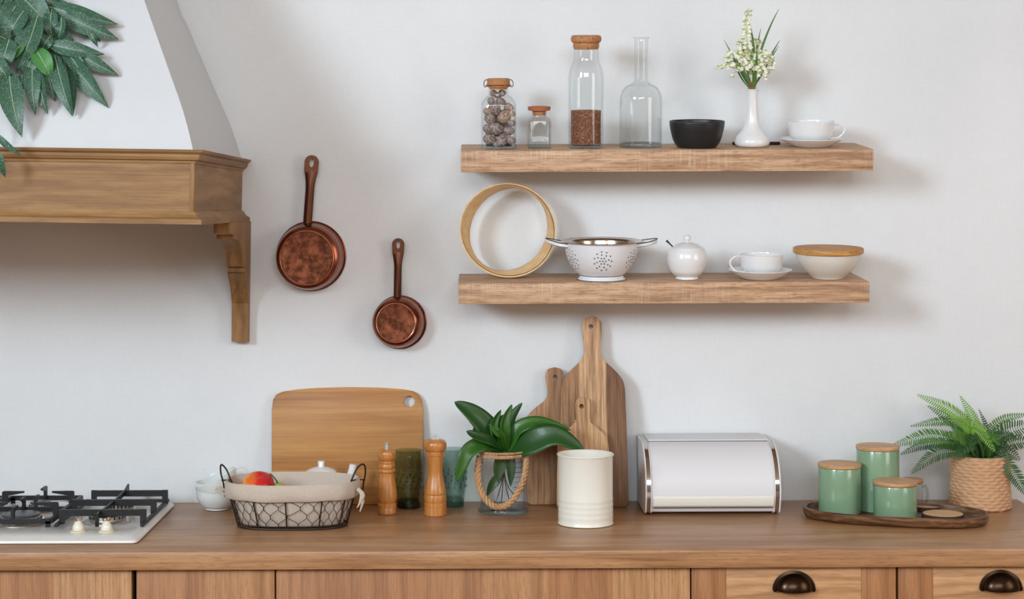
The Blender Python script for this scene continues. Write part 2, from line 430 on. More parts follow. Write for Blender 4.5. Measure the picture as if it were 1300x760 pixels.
def drill(o, cx, cz, r, depth=.2, ry=None):
    """cut a round hole along y through object o (mesh-level boolean)"""
    bm = bmesh.new(); n = 28
    loft(bm, [[(cx+r*cos(2*pi*k/n), y, cz+(ry or r)*sin(2*pi*k/n)) for k in range(n)] for y in (-depth, depth)], cap0=True, cap1=True)
    bmesh.ops.recalc_face_normals(bm, faces=bm.faces)
    me = bpy.data.meshes.new('cutter'); bm.to_mesh(me); bm.free()
    c = bpy.data.objects.new('cutter', me); C.objects.link(c)
    md = o.modifiers.new('hole', 'BOOLEAN'); md.operation = 'DIFFERENCE'; md.object = c; md.solver = 'EXACT'
    par = o.parent; o.parent = None
    dg = bpy.context.evaluated_depsgraph_get(); dg.update()
    nm = bpy.data.meshes.new_from_object(o.evaluated_get(dg))
    o.modifiers.clear(); o.data = nm; bpy.data.objects.remove(c)
    o.parent = par
def blade(bm, path, w, nrm=Vector((0,-1,0)), fold=.18, prof=None, cols=4, mi=0):
    """leaf blade along path; wide w; facing nrm"""
    path = [Vector(p) for p in path]; m = len(path); rows = []
    prof = prof or (lambda t: (sin(pi*min(1, t*1.0)**.8)**.8))
    for i, p in enumerate(path):
        t = (path[min(i+1, m-1)]-path[max(i-1, 0)]).normalized()
        side = t.cross(nrm)
        if side.length < 1e-5: side = Vector((1, 0, 0))
        side.normalize(); nn = side.cross(t).normalized()
        if nn.dot(nrm) < 0: nn = -nn
        ww = max(.0004, w*.5*prof(i/(m-1)))
        rows.append([p+side*ww*(2*k/cols-1)+nn*ww*fold*abs(2*k/cols-1) for k in range(cols+1)])
    vs = [[bm.verts.new(q) for q in r] for r in rows]
    for a, b in zip(vs, vs[1:]):
        for k in range(cols):
            f = bm.faces.new((a[k], a[k+1], b[k+1], b[k])); f.material_index = mi
def solidify(o, t):
    md = o.modifiers.new('thickness', 'SOLIDIFY'); md.thickness = t; md.offset = 0
def struct(o): o['kind'] = 'structure'; return o

# ================================================================== SETTING
XL, XR, YB, ZC = -3.2, 3.2, -6.0, 3.7
def slab(name, x0, x1, y0, y1, z0, z1, mat):
    bm = bmesh.new(); box(bm, x0, x1, y0, y1, z0, z1)
    return struct(finish(name, bm, mat, smooth=False))
slab('floor', XL, XR, YB, .0, -.1, 0, M['floor'])
slab('ceiling', XL, XR, YB, .0, ZC, ZC+.1, M['paint'])
slab('wall_back', XL, XR, 0, .12, -.1, ZC+.1, M['wall'])
def wall_with_window(name, axis, pos, a0, a1, w0, w1, z0, z1):
    bm = bmesh.new(); t = .12 if pos > 0 else -.12
    def bb(p, q, zz0, zz1):
        if axis == 'x': box(bm, min(pos, pos+t), max(pos, pos+t), p, q, zz0, zz1)
        else: box(bm, p, q, min(pos, pos+t), max(pos, pos+t), zz0, zz1)
    bb(a0, w0, 0, ZC); bb(w1, a1, 0, ZC); bb(w0, w1, 0, z0); bb(w0, w1, z1, ZC)
    return struct(finish(name, bm, M['paint'], smooth=False))
wall_with_window('wall_left', 'x', XL, YB, 0, -5.25, -3.65, 1.95, 3.5)
wall_with_window('wall_right', 'x', XR, YB, 0, -3.75, -2.05, 1.1, 2.9)
wall_with_window('wall_rear', 'y', YB, XL, XR, -1.6, 1.8, 2.2, 3.5)
def window(name, axis, pos, w0, w1, z0, z1, n):
    bm = bmesh.new(); f = .05; t = .04 if pos < 0 else -.04
    p0, p1 = sorted((pos-t*1.5, pos-t*.2))
    def bb(a, b, c, d):
        if axis == 'x': box(bm, p0, p1, a, b, c, d)
        else: box(bm, a, b, p0, p1, c, d)
    bb(w0, w1, z0, z0+f); bb(w0, w1, z1-f, z1)
    for i in range(n+1):
        c = w0+(w1-w0)*i/n; bb(max(w0, c-f/2), min(w1, c+f/2), z0+f, z1-f)
    struct(finish(name, bm, M['frame'], smooth=False))
window('window_1', 'x', XL, -5.25, -3.65, 1.95, 3.5, 2)
window('window_2', 'x', XR, -3.75, -2.05, 1.1, 2.9, 2)
window('window_3', 'y', YB, -1.6, 1.8, 2.2, 3.5, 3)

# ------------------------------------------------------------------ worktop and cabinets
X_END = 1.332
bm = bmesh.new(); box(bm, -1.6, X_END, -.602, -.0005, CT-.038, CT, .0025)
tag(finish('worktop', bm, M['worktop']), 'long brown oak kitchen worktop running under the wall shelves', 'worktop')
CF = -.580     # cabinet front plane
def cx_(px): return (px-600-ROLL*470)*(CAM_D+CF)/F_PX
def cabinet(name, x0, x1, label, kind, mat):
    c = (x0+x1)/2; w = (x1-x0)/2
    t = thing(name, label, 'cabinet', (c, 0, 0))
    zt = CT-.0385
    bm = bmesh.new(); box(bm, -w+.0003, w-.0003, -.556, -.004, .1, zt-.001); box(bm, -w+.01, w-.01, -.50, -.03, 0.0005, .1)
    finish('body', bm, M['gap'], t, False)
    if kind == 'door':
        bm = bmesh.new(); box(bm, -w+.0018, w-.0018, CF, -.558, .105, zt-.003, .001)
        o = finish('door', bm, mat, t); o.data.materials
    elif kind == 'double':
        bm = bmesh.new(); box(bm, -w+.0018, w-.0018, CF, -.558, .105, zt-.003, .001)
        finish('door', bm, mat, t)
    else:
        zs = [(.105, .40), (.404, .66), (.664, zt-.003)]
        for i, (a, b) in enumerate(zs):
            sw = .075
            d = bmesh.new(); box(d, -w+sw, w-sw, CF+.0006, -.558, a, b, .0005)
            do = finish('drawer', d, M['cab_h'], t)
            for s in (-1, 1):
                q = bmesh.new(); xa, xb = sorted((s*(w-.0018), s*(w-sw)))
                box(q, xa, xb, CF, -.5585, a, b, .0006)
                finish('stile', q, mat, do)
            # cup pull: half shell
            z = b-.047 if i == 2 else b-.07
            pull(do, 0.0, z)
    return t
def pull(par, x, z):
    bm = bmesh.new(); n = 20; m = 8
    ro, h, dp = .045, .040, .024
    rings = []
    rings = []
    for r1, h1, yy in ((ro, h, -.0003), (ro, h, -.0025), (ro*.90, h*.90, -.0035)):
        rings.append([(x+r1*cos(pi*i/n), CF+yy, z+h1*sin(pi*i/n)) for i in range(n+1)])
    for j in range(m+1):
        a = j/m*pi/2; k = cos(a)
        rings.append([(x+ro*.86*max(k, .02)*cos(pi*i/n), CF-.004-dp*sin(a), z-.002*sin(a)+h*.86*max(k, .02)*sin(pi*i/n)) for i in range(n+1)])
    loft(bm, rings, closed=False)
    for s in (-1, 1):
        tube(bm, [(x+s*ro*.9, CF-.0005, z+.001), (x+s*ro*.9, CF-.006, z+.001)], .0045, 10)
    o = finish('handle', bm, M['pull'], par, True, 50); solidify(o, .0012)
    o['label'] = 'antique bronze cup pull'
cabinet('base_cabinet', -1.60, cx_(170)-.0035, 'oak base cabinet below the gas hob, plain vertical-grained door', 'door', M['cab'])
cabinet('base_cabinet', cx_(170)+.0035, cx_(349.5), 'narrower oak base cabinet below the cups and wire basket, plain door', 'door', M['cab'])
cabinet('base_cabinet', cx_(349.5), cx_(877), 'widest oak base cabinet, one long plain front below board, mills and canister', 'double', M['cab'])
cabinet('drawer_cabinet', cx_(877), cx_(1139)-.001, 'oak drawer cabinet with bronze cup pull, below the bread bin', 'drawer', M['cab'])
cabinet('drawer_cabinet', cx_(1139)+.001, X_END-.004, 'oak drawer cabinet at far right end with bronze cup pull, below the fern', 'drawer', M['cab'])

# ------------------------------------------------------------------ wall shelves
def shelf(label, x0, x1, zf_px, zb_px, thick, cxp, dep=.2):
    zf = P(cxp, zf_px, -dep).z; zb = P(cxp, zb_px, 0).z
    ang = math.atan2(zb-zf, dep)
    xa = P(x0, zf_px, -dep).x; xb = P(x1, zf_px, -dep).x
    bm = bmesh.new(); c = (xa+xb)/2; w = (xb-xa)/2
    # parallelogram section: back face flush with wall
    L_ = dep/cos(ang)
    sec = [(-.0005, 0), (-L_, 0), (-L_+thick*math.tan(ang)*0, -thick), (-.0005-thick*math.tan(ang)*1.0, -thick)]
    a = [bm.verts.new((-w, y, z)) for y, z in sec]; b = [bm.verts.new((w, y, z)) for y, z in sec]
    bm.faces.new(a); bm.faces.new(b[::-1])
    for i in range(4): bm.faces.new((a[i], b[i], b[(i+1) % 4], a[(i+1) % 4]))
    bmesh.ops.bevel(bm, geom=bm.edges[:], offset=.0012, segments=2, affect='EDGES', profile=.5)
    o = finish('wall_shelf', bm, M['shelf'])
    o.location = (c, -.0008, zb); o.rotation_euler = (ang, 0, 0)
    tag(o, label, 'shelf')
    return dict(ang=ang, zb=zb)
SU = shelf('upper light oak floating wall shelf holding glass jars and flower vase', 585, 1109, 190.3, 182.2, .0505, 847)
SL = shelf('lower light oak floating wall shelf holding sieve hoop and colander', 582, 1104, 358.5, 346.3, .0490, 843)
def on(sh, px, depth, py=300):
    """point on the shelf top, depth metres out from the wall"""
    x = P(px, CAM_Z, -depth).x
    d = CAM_D-depth
    vi = py-VY
    x = (px-VX-ROLL*vi)*d/F_PX
    return (x, -depth, sh['zb']-depth*math.tan(sh['ang'])+.0006)

# ================================================================== RANGE HOOD
HX0, HX1, HC = -1.49, -.556, -1.02
hood = thing('range_hood', 'white plaster range hood with stained pine surround and carved bracket, above the hob', 'range hood', (-.556, 0, 1.588), (0, R(1.05), 0))
def hp(x, y, z): return (x-(-.556), y, z-1.588)
def frust_ring(z, iside, ifront):
    x0, x1, y = HX0-.01+iside, -.566-iside, -.735+ifront
    return [hp(x0, -.001, z), hp(x0, y, z), hp(x1, y, z), hp(x1, -.001, z)]
bm = bmesh.new(); rings = []
prof = smoothprof([(1.733, 0.0, 0), (1.745, .004, .01), (1.82, .030, .045), (1.917, .074, .10), (2.07, .142, .178), (2.13, .168, .21), (2.6, .33, .42), (3.2, .42, .52)], 4)
for z, a, b_ in prof: rings.append(frust_ring(z, a, b_))
rings.append(frust_ring(3.67, .43, .53))
loft(bm, rings, cap0=True, cap1=True)
finish('chimney', bm, M['plaster'], hood, True, 30)
# pine surround: mitred box loft with moulding profile (outset, z)
def surround(bm, prof):
    rings = []
    for o_, z in prof:
        x0, x1, y = -1.48-o_, -.566+o_, -.728-o_
        rings.append([hp(x0, -.001, z), hp(x0, y, z), hp(x1, y, z), hp(x1, -.001, z)])
    loft(bm, rings, cap0=True, cap1=True)
bm = bmesh.new(); surround(bm, [(0, 1.612), (0, 1.718)])
finish('front_panel', bm, M['pine'], hood, False)
bm = bmesh.new(); surround(bm, [(.0005, 1.711), (.003, 1.711), (.004, 1.716), (.010, 1.718), (.013, 1.724), (.013, 1.729), (.019, 1.733), (.021, 1.7385), (.0, 1.7385)])
finish('cornice', bm, M['pine'], hood, False)
bm = bmesh.new(); surround(bm, [(0, 1.588), (.020, 1.588), (.020, 1.598), (.012, 1.602), (.007, 1.608), (.004, 1.6135), (0, 1.6135)])
finish('base_moulding', bm, M['pine'], hood, False)
# corner bead
bm = bmesh.new(); box(bm, *[v for v in (hp(-.573, 0, 0)[0], hp(-.5635, 0, 0)[0])], -.7305, -.7215, 1.612-1.588, 1.712-1.588, .001)
finish('corner_bead', bm, M['pine_z'], hood)
# corbel bracket: side outline (y,z) extruded across x
def bracket(x0, x1):
    o_ = [(-.001, 0), (-.335, 0), (-.335, -.034), (-.322, -.040), (-.322, -.056), (-.300, -.062)]
    arc = smoothprof([(-.300, -.062), (-.262, -.085), (-.222, -.130), (-.188, -.185)], 6)
    o_ += arc[1:]
    o_ += [(-.196, -.186), (-.196, -.196), (-.180, -.200)]
    arc = smoothprof([(-.180, -.200), (-.135, -.265), (-.105, -.34), (-.090, -.425)], 6)
    o_ += arc[1:]
    o_ += [(-.096, -.427), (-.096, -.448), (-.001, -.448)]
    bm = bmesh.new()
    a = [bm.verts.new((x0, y*.5*1.0 if False else y, z)) for y, z in o_]; b = [bm.verts.new((x1, y, z)) for y, z in o_]
    n = len(a); bm.faces.new(a); bm.faces.new(b[::-1])
    for i in range(n): bm.faces.new((a[i], b[i], b[(i+1) % n], a[(i+1) % n]))
    o = finish('bracket', bm, M['pine_z'], hood, True, 25)
def bsec():
    pass
# measured corbel: front line in px -> distance from wall
BX1 = P(319, 300, 0).x; BX0 = BX1-.040
def bracket2(x0, x1):
    # pixel of the near right vertical edge of each row gives depth: X const -> d = X*F/(px-600)
    rows = [(283, 294), (296, 294), (298, 297.5), (303, 297.5), (305, 303), (312, 306.5), (322, 309), (338, 310.5), (340, 312), (345, 312), (347, 311), (362, 314.5), (385, 317), (410, 318), (426, 318.3), (427, 319.0), (434, 319.0)]
    o_ = [(-.001, .0)]
    for py, px in rows:
        Y = min(-.03, BX1*F_PX/((px-600)-ROLL*(py-VY))-CAM_D)
        o_.append((Y, py))
    pts = [(-.001, 0.0)]
    for Y, py in o_[1:]:
        z = P(310, py, Y).z-1.588
        pts.append((Y, z))
    pts[1] = (pts[1][0], 0.0)
    pts.append((-.001, pts[-1][1]))
    bm = bmesh.new()
    a = [bm.verts.new((x0+.556, y, z)) for y, z in pts]; b = [bm.verts.new((x1+.556, y, z)) for y, z in pts]
    n = len(a); bm.faces.new(a); bm.faces.new(b[::-1])
    for i in range(n): bm.faces.new((a[i], b[i], b[(i+1) % n], a[(i+1) % n]))
    finish('bracket', bm, M['pine_z'], hood, True, 22)
bracket2(BX0, BX1)
bracket2(-1.50, -1.46)

# ------------------------------------------------------------------ plant hanging on the hood
def hoodY(py):
    Y = -.7
    for _ in range(6):
        z = P(60, py, Y).z
        ins = 0.0
        for (z0, a0), (z1, a1) in zip([(1.0, 0), (1.74, 0), (1.82, .045), (1.917, .10), (2.07, .178), (2.13, .21)], [(1.74, 0), (1.82, .045), (1.917, .10), (2.07, .178), (2.13, .21), (2.6, .42)]):
            if z0 <= z < z1: ins = a0+(a1-a0)*(z-z0)/(z1-z0)
        Y = -.735+ins
    return Y
HY = hoodY(62)
pc = P(-44, 58, HY-.075)
plant = thing('hanging_plant', 'silvery mottled green trailing plant in white wall pot on the hood', 'plant', pc)
bm = lathe(smoothprof([(.018, -.060), (.040, -.052), (.060, -.01), (.064, .035), (.066, .04)], 5)+[(.060, .038), (.05, .02)], 40, cap1=True)
finish('pot', bm, M['ceramic'], plant)
bm = bmesh.new(); tube(bm, [(0, .035, .03), (0, .068, .05), (0, .10, .052)], .004, 8)
finish('hook', bm, M['dark'], plant)
leaves = [ # base, tip, width px, depth, material key, bend
 ((60,8),(150,31),23,-.86,'s',-7),((70,15),(151,50),23,-.85,'s',-6),((62,56),(133,69),19,-.87,'s',-7),((82,60),(151,96),19,-.84,'s',-7),
 ((78,68),(138,137),25,-.83,'s',-6),((70,70),(92,148),23,-.86,'s',4),((80,72),(93,147),20,-.83,'s',-4),((46,85),(61,145),18,-.85,'s',5),
 ((42,78),(45,146),20,-.86,'s',6),((12,92),(28,174),29,-.87,'s',8),((58,78),(70,128),19,-.84,'s',3),((44,61),(65,100),22,-.89,'l',-5),
 ((48,20),(20,93),34,-.89,'s',-5),((24,-8),(66,37),32,-.88,'s',-7),((44,-6),(82,9),22,-.86,'s',-3),((24,2),(-2,48),28,-.88,'s',4),
 ((66,12),(68,53),18,-.87,'s',7),((78,22),(72,53),15,-.88,'s',-6),((34,30),(-8,70),26,-.86,'s',4),((30,54),(-8,86),20,-.885,'l',-3),
 ((-4,2),(28,5),14,-.87,'s',2),((44,66),(33,102),18,-.87,'s',4),((112,36),(125,61),8,-.83,'s',0),((82,62),(109,102),19,-.85,'s',-5),
 ((64,46),(52,66),15,-.88,'s',3),((56,28),(40,60),18,-.84,'s',3),((34,6),(60,46),24,-.84,'s',-4),((20,22),(38,70),22,-.84,'s',3),
 ((40,-8),(10,28),20,-.84,'s',3),((66,2),(100,28),20,-.83,'s',-4),((28,96),(28,116),12,-.85,'s',1),((60,34),(98,62),22,-.82,'s',-4),
 ((12,50),(2,92),26,-.90,'s',3),((-12,40),(22,58),24,-.90,'s',4),((30,14),(8,52),26,-.89,'s',4),((-10,74),(14,104),22,-.89,'s',-3),((52,40),(84,88),20,-.81,'s',-3),((36,86),(52,118),16,-.81,'s',3),((96,30),(128,52),16,-.82,'s',-3),((8,60),(-14,110),22,-.85,'s',2),((6,30),(-20,60),24,-.85,'s',2),((2,-12),(-16,30),24,-.86,'s',2)]
core = P(8, 45, HY-.05)
for i, (b0, t0, w, Y, k, bend) in enumerate(leaves):
    q = (Y+.92)*.55                     # .015 .. .055 : layer in front of the plaster
    s = S(hoodY(b0[1])-.08); a = P(*b0, hoodY(b0[1])-.085+q); b = P(*t0, hoodY(t0[1])-.055+q)
    d = Vector((t0[0]-b0[0], t0[1]-b0[1])).normalized(); nrm = Vector((-d.y, d.x))
    mid = P((b0[0]+t0[0])/2-nrm.x*bend*-1*.8, (b0[1]+t0[1])/2+bend*abs(d.x)*-.4, hoodY((b0[1]+t0[1])/2)-.105+q)
    bm = bmesh.new(); path = [p-pc for p in bez(a, mid, b, 14)]
    tilt = Vector((random.uniform(-.45, .45), -1, random.uniform(-.1, .55))).normalized()
    blade(bm, path, w/s*1.16, tilt, .28, prof=lambda t: max(.02, sin(pi*t**.72)**.9*(1-.15*t)))
    lf = finish('leaf', bm, M['silverleaf'] if k == 's' else M['lightleaf'], plant, True, 80)
    if k == 'l': lf['label'] = 'young bright green leaf'
    mr = bmesh.new(); tube(mr, [p+tilt*.0008 for p in path[:-1]], [.0011-.0008*j/13 for j in range(14)], 5)
    finish('midrib', mr, M['vein'], lf)
for (a, m_, b) in [((20,20),(40,30),(62,60)), ((10,50),(35,60),(45,80)), ((30,5),(60,0),(70,14)), ((5,70),(0,90),(20,100)), ((0,20),(-4,120),(-6,175))]:
    bm = bmesh.new(); tube(bm, [p-pc for p in bez(P(*a, hoodY(a[1])-.04), P(*m_, hoodY(m_[1])-.06), P(*b, hoodY(b[1])-.05), 10)], .0022, 6)
    finish('stem', bm, M['bark'], plant)
for pts, w in (([(-6,168),(6,186),(28,197)], 9), ([(-6,188),(-1,205),(7,225)], 12)):
    bm = bmesh.new(); blade(bm, [p-pc for p in bez(P(*pts[0], -.79), P(*pts[1], -.80), P(*pts[2], -.775), 12)], w/640, Vector((.2,-1,.2)).normalized(), .25)
    finish('leaf', bm, M['silverleaf'], plant, True, 80)

# ------------------------------------------------------------------ copper pans on the wall
def pan(label, rim_c, rim_r, base_c, base_r, top, holep, joint, depth, lean):
    c = P(*rim_c, -.012); s = S(-.012)
    t = thing('copper_pan', label, 'pan', (c.x, -.0015, c.z))
    rr = rim_r/s; h = depth
    br = base_r/S(-h)
    off = P(*base_c, -h)-Vector((c.x, -h, c.z))
    # rings stacked from wall outwards, centre drifting toward measured base centre
    pr = [(rr*.955, .002), (rr, .000), (rr*1.0, .004), (rr*.965, .008), (rr*.965, .014), (rr*.985, .019), (rr*.985, .026), (rr*.955, .031), (rr*.955, h*.6), (rr*.93, h*.78), (br*1.13, h*.93), (br*1.05, h*.985), (br*1.0, h)]
    bm = bmesh.new(); n = 64
    loft(bm, [[(off.x*(y/h)+r*cos(2*pi*i/n), -y, off.z*(y/h)+r*sin(2*pi*i/n)) for i in range(n)] for r, y in pr], cap0=True)
    finish('bowl', bm, M['copper'], t, True, 28)
    bm = bmesh.new()
    pb = [(br*1.0, h), (br*.985, h+.0025), (br*.965, h+.0025), (br*.95, h+.0005), (br*.5, h-.0005), (1e-4, h-.0008)]
    loft(bm, [[(off.x+r*cos(2*pi*i/n), -y, off.z+r*sin(2*pi*i/n)) for i in range(n)] for r, y in pb], cap1=True)
    o = finish('base_disc', bm, M['copper_base'], t, True, 28); o['label'] = 'mottled tarnished round base'
    bm = bmesh.new(); tube(bm, [(off.x+br*.985*cos(a), -h-.0022, off.z+br*.985*sin(a)) for a in [2*pi*i/64 for i in range(64)]], .0011, 8, closed=True)
    finish('base_ring', bm, M['copper_lite'], o)['label'] = 'bright worn ring round the base'
    bm = bmesh.new(); tube(bm, [(rr*1.003*cos(a), -.0035, rr*1.003*sin(a)) for a in [2*pi*i/64 for i in range(64)]], .0022, 8, closed=True)
    finish('rolled_rim', bm, M['copper'], t)
    # handle: plate strap with hang hole + channel
    yh = -.020; ytop = -.010; sh = S(-.02)
    T = P(*top, ytop)-Vector((c.x, 0, c.z)); H = P(*holep, ytop)-Vector((c.x, 0, c.z)); J = P(*joint, yh)-Vector((c.x, 0, c.z))
    ax = (T-J); ax.y = 0; ln = ax.length; ax.normalize(); sd = Vector((ax.z, 0, -ax.x))
    hw = 9.2/sh*(1.0 if rim_r > 40 else .86); tabl = 22/sh*(1.0 if rim_r > 40 else .9)
    # hang tab with oval hole
    n = 32
    outline = []; hole = []
    cz = ln-hw
    for i in range(n):
        a = 2*pi*i/n
        x_, z_ = hw*cos(a), hw*sin(a)
        if z_ < 0: z_ = max(-(tabl-hw), z_*2.6); x_ = math.copysign(min(hw*.97, abs(x_)*1.8), x_) if abs(x_) > 1e-6 else 0
        outline.append((x_, cz+z_)); hole.append((hw*.30*cos(a), cz-.001+hw*.62*sin(a)))
    def tf(p, y): return J+sd*p[0]+ax*p[1]+Vector((0, y, 0))
    bm = bmesh.new()
    loft(bm, [[tf(p, -.004) for p in hole], [tf(p, -.004) for p in outline], [tf(p, .0) for p in outline], [tf(p, .0) for p in hole], [tf(p, -.004) for p in hole]])
    bmesh.ops.remove_doubles(bm, verts=bm.verts, dist=1e-7)
    m = 14
    for_ = []
    for i in range(m+1):
        u = i/m; z_ = -.012+(ln-tabl+.006+.012)*u
        w_ = hw*(.62+.0*u) if u < .7 else hw*(.62+.36*((u-.7)/.3)**1.5)
        ring = []
        for k in range(11):
            a = pi*k/10
            ring.append(J+sd*(-w_*cos(a))+ax*z_+Vector((0, -.0085*sin(a)*(1-.55*max(0, (u-.75)/.25)), 0)))
        ring += [J+sd*(w_*.8)+ax*z_, J-sd*(w_*.8)+ax*z_]
        for_.append(ring)
    loft(bm, for_, cap0=True, cap1=True)
    finish('handle', bm, M['copper_handle'], t, True, 40)
    bm = bmesh.new(); q = tf((0, cz+hw*.42), 0)
    tube(bm, [(q.x, .0015, q.z), (q.x, -.022, q.z+.001)], .0016, 8)
    finish('nail', bm, M['dark'], t)
    bm = bmesh.new()
    for s_ in (-1, 1):
        bb = J+sd*(s_*hw*.55)-ax*.004
        bmesh.ops.create_uvsphere(bm, u_segments=10, v_segments=6, radius=.0028, matrix=Matrix.Translation(bb+Vector((0, -.0075, 0))))
    finish('rivets', bm, M['copper'], t)
    return t
pan('large round copper saucepan hung bottom-out on the wall, nearest the hood', (394.5, 325), 43.5, (389.5, 327), 34.5, (397, 197), (397, 207), (390.5, 282), .070, 0)
pan('small round copper saucepan hung bottom-out on the wall, farther from the hood', (507.5, 409), 33, (502.5, 409.5), 25, (506, 302), (505.5, 312), (504.5, 378), .062, 0)

# ================================================================== UPPER SHELF
au = SU['ang']; al = SL['ang']
def hgt(px_h, Y): return px_h/S(Y)
def rsq(w): return w
# egg jar
loc = on(SU, 633, .135, 180); s = S(-.135)
jar = thing('egg_jar', 'square-shouldered clear glass jar with wire-bound cork, full of speckled eggs', 'jar', loc, (au, 0, 0))
H = 68/s
outer = smoothprof([(21/s, .0), (22/s, .002), (22/s, .04), (22/s, 52/s), (21/s, 58/s), (16.5/s, 64.5/s), (13/s, 67/s), (12.6/s, 72/s), (12.8/s, 77/s)], 4)
inner = [(max(1e-4, r-.0028), z) for r, z in outer][::-1]
def egg_ex(z): return 4.5 if z < 60/s else 2.0
def sqlathe(prof, bm=None, n=56, z_sq=.1, cap0=True, cap1=True, e0=5.0):
    bm = bm or bmesh.new(); rings = []
    for r, z in prof:
        e = e0 if z < z_sq*.75 else (2+ (e0-2)*max(0, 1-(z-z_sq*.75)/(z_sq*.25)) if z < z_sq else 2.0)
        rings.append(circ(max(r, 1e-5), z, n, e=e))
    loft(bm, rings, cap0=cap0, cap1=cap1); return bm
inner = [(r, max(z, .007)) for r, z in inner]
bm = sqlathe(outer+[(outer[-1][0]+.001, 77.5/s)]+inner, z_sq=66/s)
finish('jar_body', bm, M['jarglass'], jar, True, 50)
bm = sqlathe([(20.6/s, .0008), (21.0/s, .003), (19.5/s, .0062), (1e-4, .0062)], z_sq=.2)
finish('glass_base', bm, M['glassbase'], jar, True, 50)
bm = lathe([(11.2/s, 74.5/s), (11.6/s, 77/s), (14.0/s, 77.6/s), (14.5/s, 79/s), (14.5/s, 87/s), (13.6/s, 88.5/s)], 36)
finish('stopper', bm, M['cork'], jar, True, 30)
bm = bmesh.new(); tube(bm, [(16/s*cos(a), 14.6/s*sin(a), (80-4*abs(cos(a))**.5*0)/s-.0) for a in [2*pi*i/40 for i in range(40)]], .0011, 6, closed=True)
for sg in (-1, 1):
    tube(bm, curve([(sg*14.5/s, -.004, 79/s), (sg*17.5/s, -.004, 78/s), (sg*18.5/s, -.001, 82/s), (sg*17/s, 0, 86/s), (sg*14/s, 0, 87/s)]), .0011, 6)
finish('wire_clasp', bm, M['copper'], jar)
# eggs
Rm = Matrix.Rotation(au, 4, 'X')
egg_list = [(621,177,.0105,30,'at the bottom left'),(637,178,.0115,-60,'at the bottom middle'),(649,178,.0085,10,'at the bottom right'),(630,163.5,.0128,10,'lying large and centred, second layer up'),(646,166,.0100,0,'at the right, second layer up'),
 (619,163,.0085,10,'at the left glass, second layer up'),(622,151,.0110,60,'round one left of centre, third layer up'),(641,148,.0128,-35,'tilted tan one right of centre, third layer up'),(649.5,156,.0075,0,'small one touching the right glass'),
 (629,138,.0108,70,'at the left shoulder, upper layer'),(619,141,.0075,0,'small one touching the left glass'),(636,129,.0085,20,'in the middle under the neck'),(646,136,.0085,20,'tan one at the right shoulder'),(624,129,.0080,60,'at the left just under the neck'),
 (649.5,144,.0070,0,'small tan one high at the right glass'),(627,118.5,.0072,10,'inside the neck, left one'),(637.5,118,.0070,-10,'inside the neck, right one'),(632,121.5,.0062,10,'inside the neck, lowest one')]
em = bmesh.new(); bmesh.ops.create_uvsphere(em, u_segments=20, v_segments=14, radius=1)
for v in em.verts:
    f = 1+.0; k = 1-.14*v.co.x
    v.co = Vector((v.co.x*1.22, v.co.y*k*.94, v.co.z*k*.94))
eo = finish('speckled_egg', em, M['egg'], None, True, 180)
first = True; placed = []
def egg_at(px, py, Y, r, ang, mat, lab=None):
    global first
    if first: o = eo; first = False
    else: o = eo.copy(); C.objects.link(o)
    if mat: pass
    o.location = P(px, py, Y); o.scale = (r*1.20,)*3
    o.rotation_euler = (random.uniform(-.3, .3), R(ang), random.uniform(-.4, .4))
    tag(o, ('speckled egg in the corked jar, '+lab) if lab else 'speckled egg mostly hidden behind the front eggs in the corked jar', 'egg', 'speckled eggs in the jar' if lab else 'hidden speckled eggs at the back of the jar')
    return o
eo2 = None
for i, (px, py, r, ang, lab) in enumerate(egg_list):
    Yf = -.135-(.0 if py < 125 else max(0, .036-r)*.55)
    if px in (646, 651, 650, 615, 617): Yf += .010
    o = egg_at(px, py, Yf, r, ang, None, lab)
    if i in (7, 12, 14, 10):
        if eo2 is None:
            eo2 = eo.data.copy(); eo2.materials.clear(); eo2.materials.append(M['egg2'])
        o.data = eo2
for i, (px, py, r) in enumerate([(623,178,.010),(643,179,.010),(633,165,.012),(645,158,.010),(622,165,.010),(634,152,.0115),(623,140,.010),(643,143,.010),(631,143,.010)]):
    egg_at(px, py, -.110, r, random.uniform(-90, 90), None)

# small square jar
loc = on(SU, 684.5, .13, 180); s = S(-.13)
t = thing('spice_jar', 'short empty square clear glass jar with reddish cork lid', 'jar', loc, (au, 0, 0))
outer = [(14/s, 0), (14.6/s, .0015), (14.6/s, 34/s), (13.8/s, 37/s), (10/s, 39.5/s), (9.6/s, 41/s), (9.6/s, 46/s), (10.2/s, 47/s)]
inner = [(r-.0026, max(.006, z)) for r, z in outer][::-1]
bm = sqlathe(outer+inner, z_sq=39.5/s, e0=7); finish('jar_body', bm, M['jarglass'], t, True, 50)
bm = sqlathe([(13.6/s, .0006), (13.8/s, .002), (12/s, .0055), (1e-4, .0055)], z_sq=.2, e0=7); finish('glass_base', bm, M['glassbase'], t, True, 50)
bm = lathe([(7.8/s, 41/s), (8.8/s, 47.4/s)], 32); finish('plug', bm, M['cork'], t)
bm = lathe(smoothprof([(1e-4, 47.5/s), (13/s, 47.5/s), (14/s, 49/s), (14.3/s, 50.5/s), (13.4/s, 52.6/s), (1e-4, 53.4/s)], 3), 36); finish('lid', bm, M['corklid'], t, True, 60)

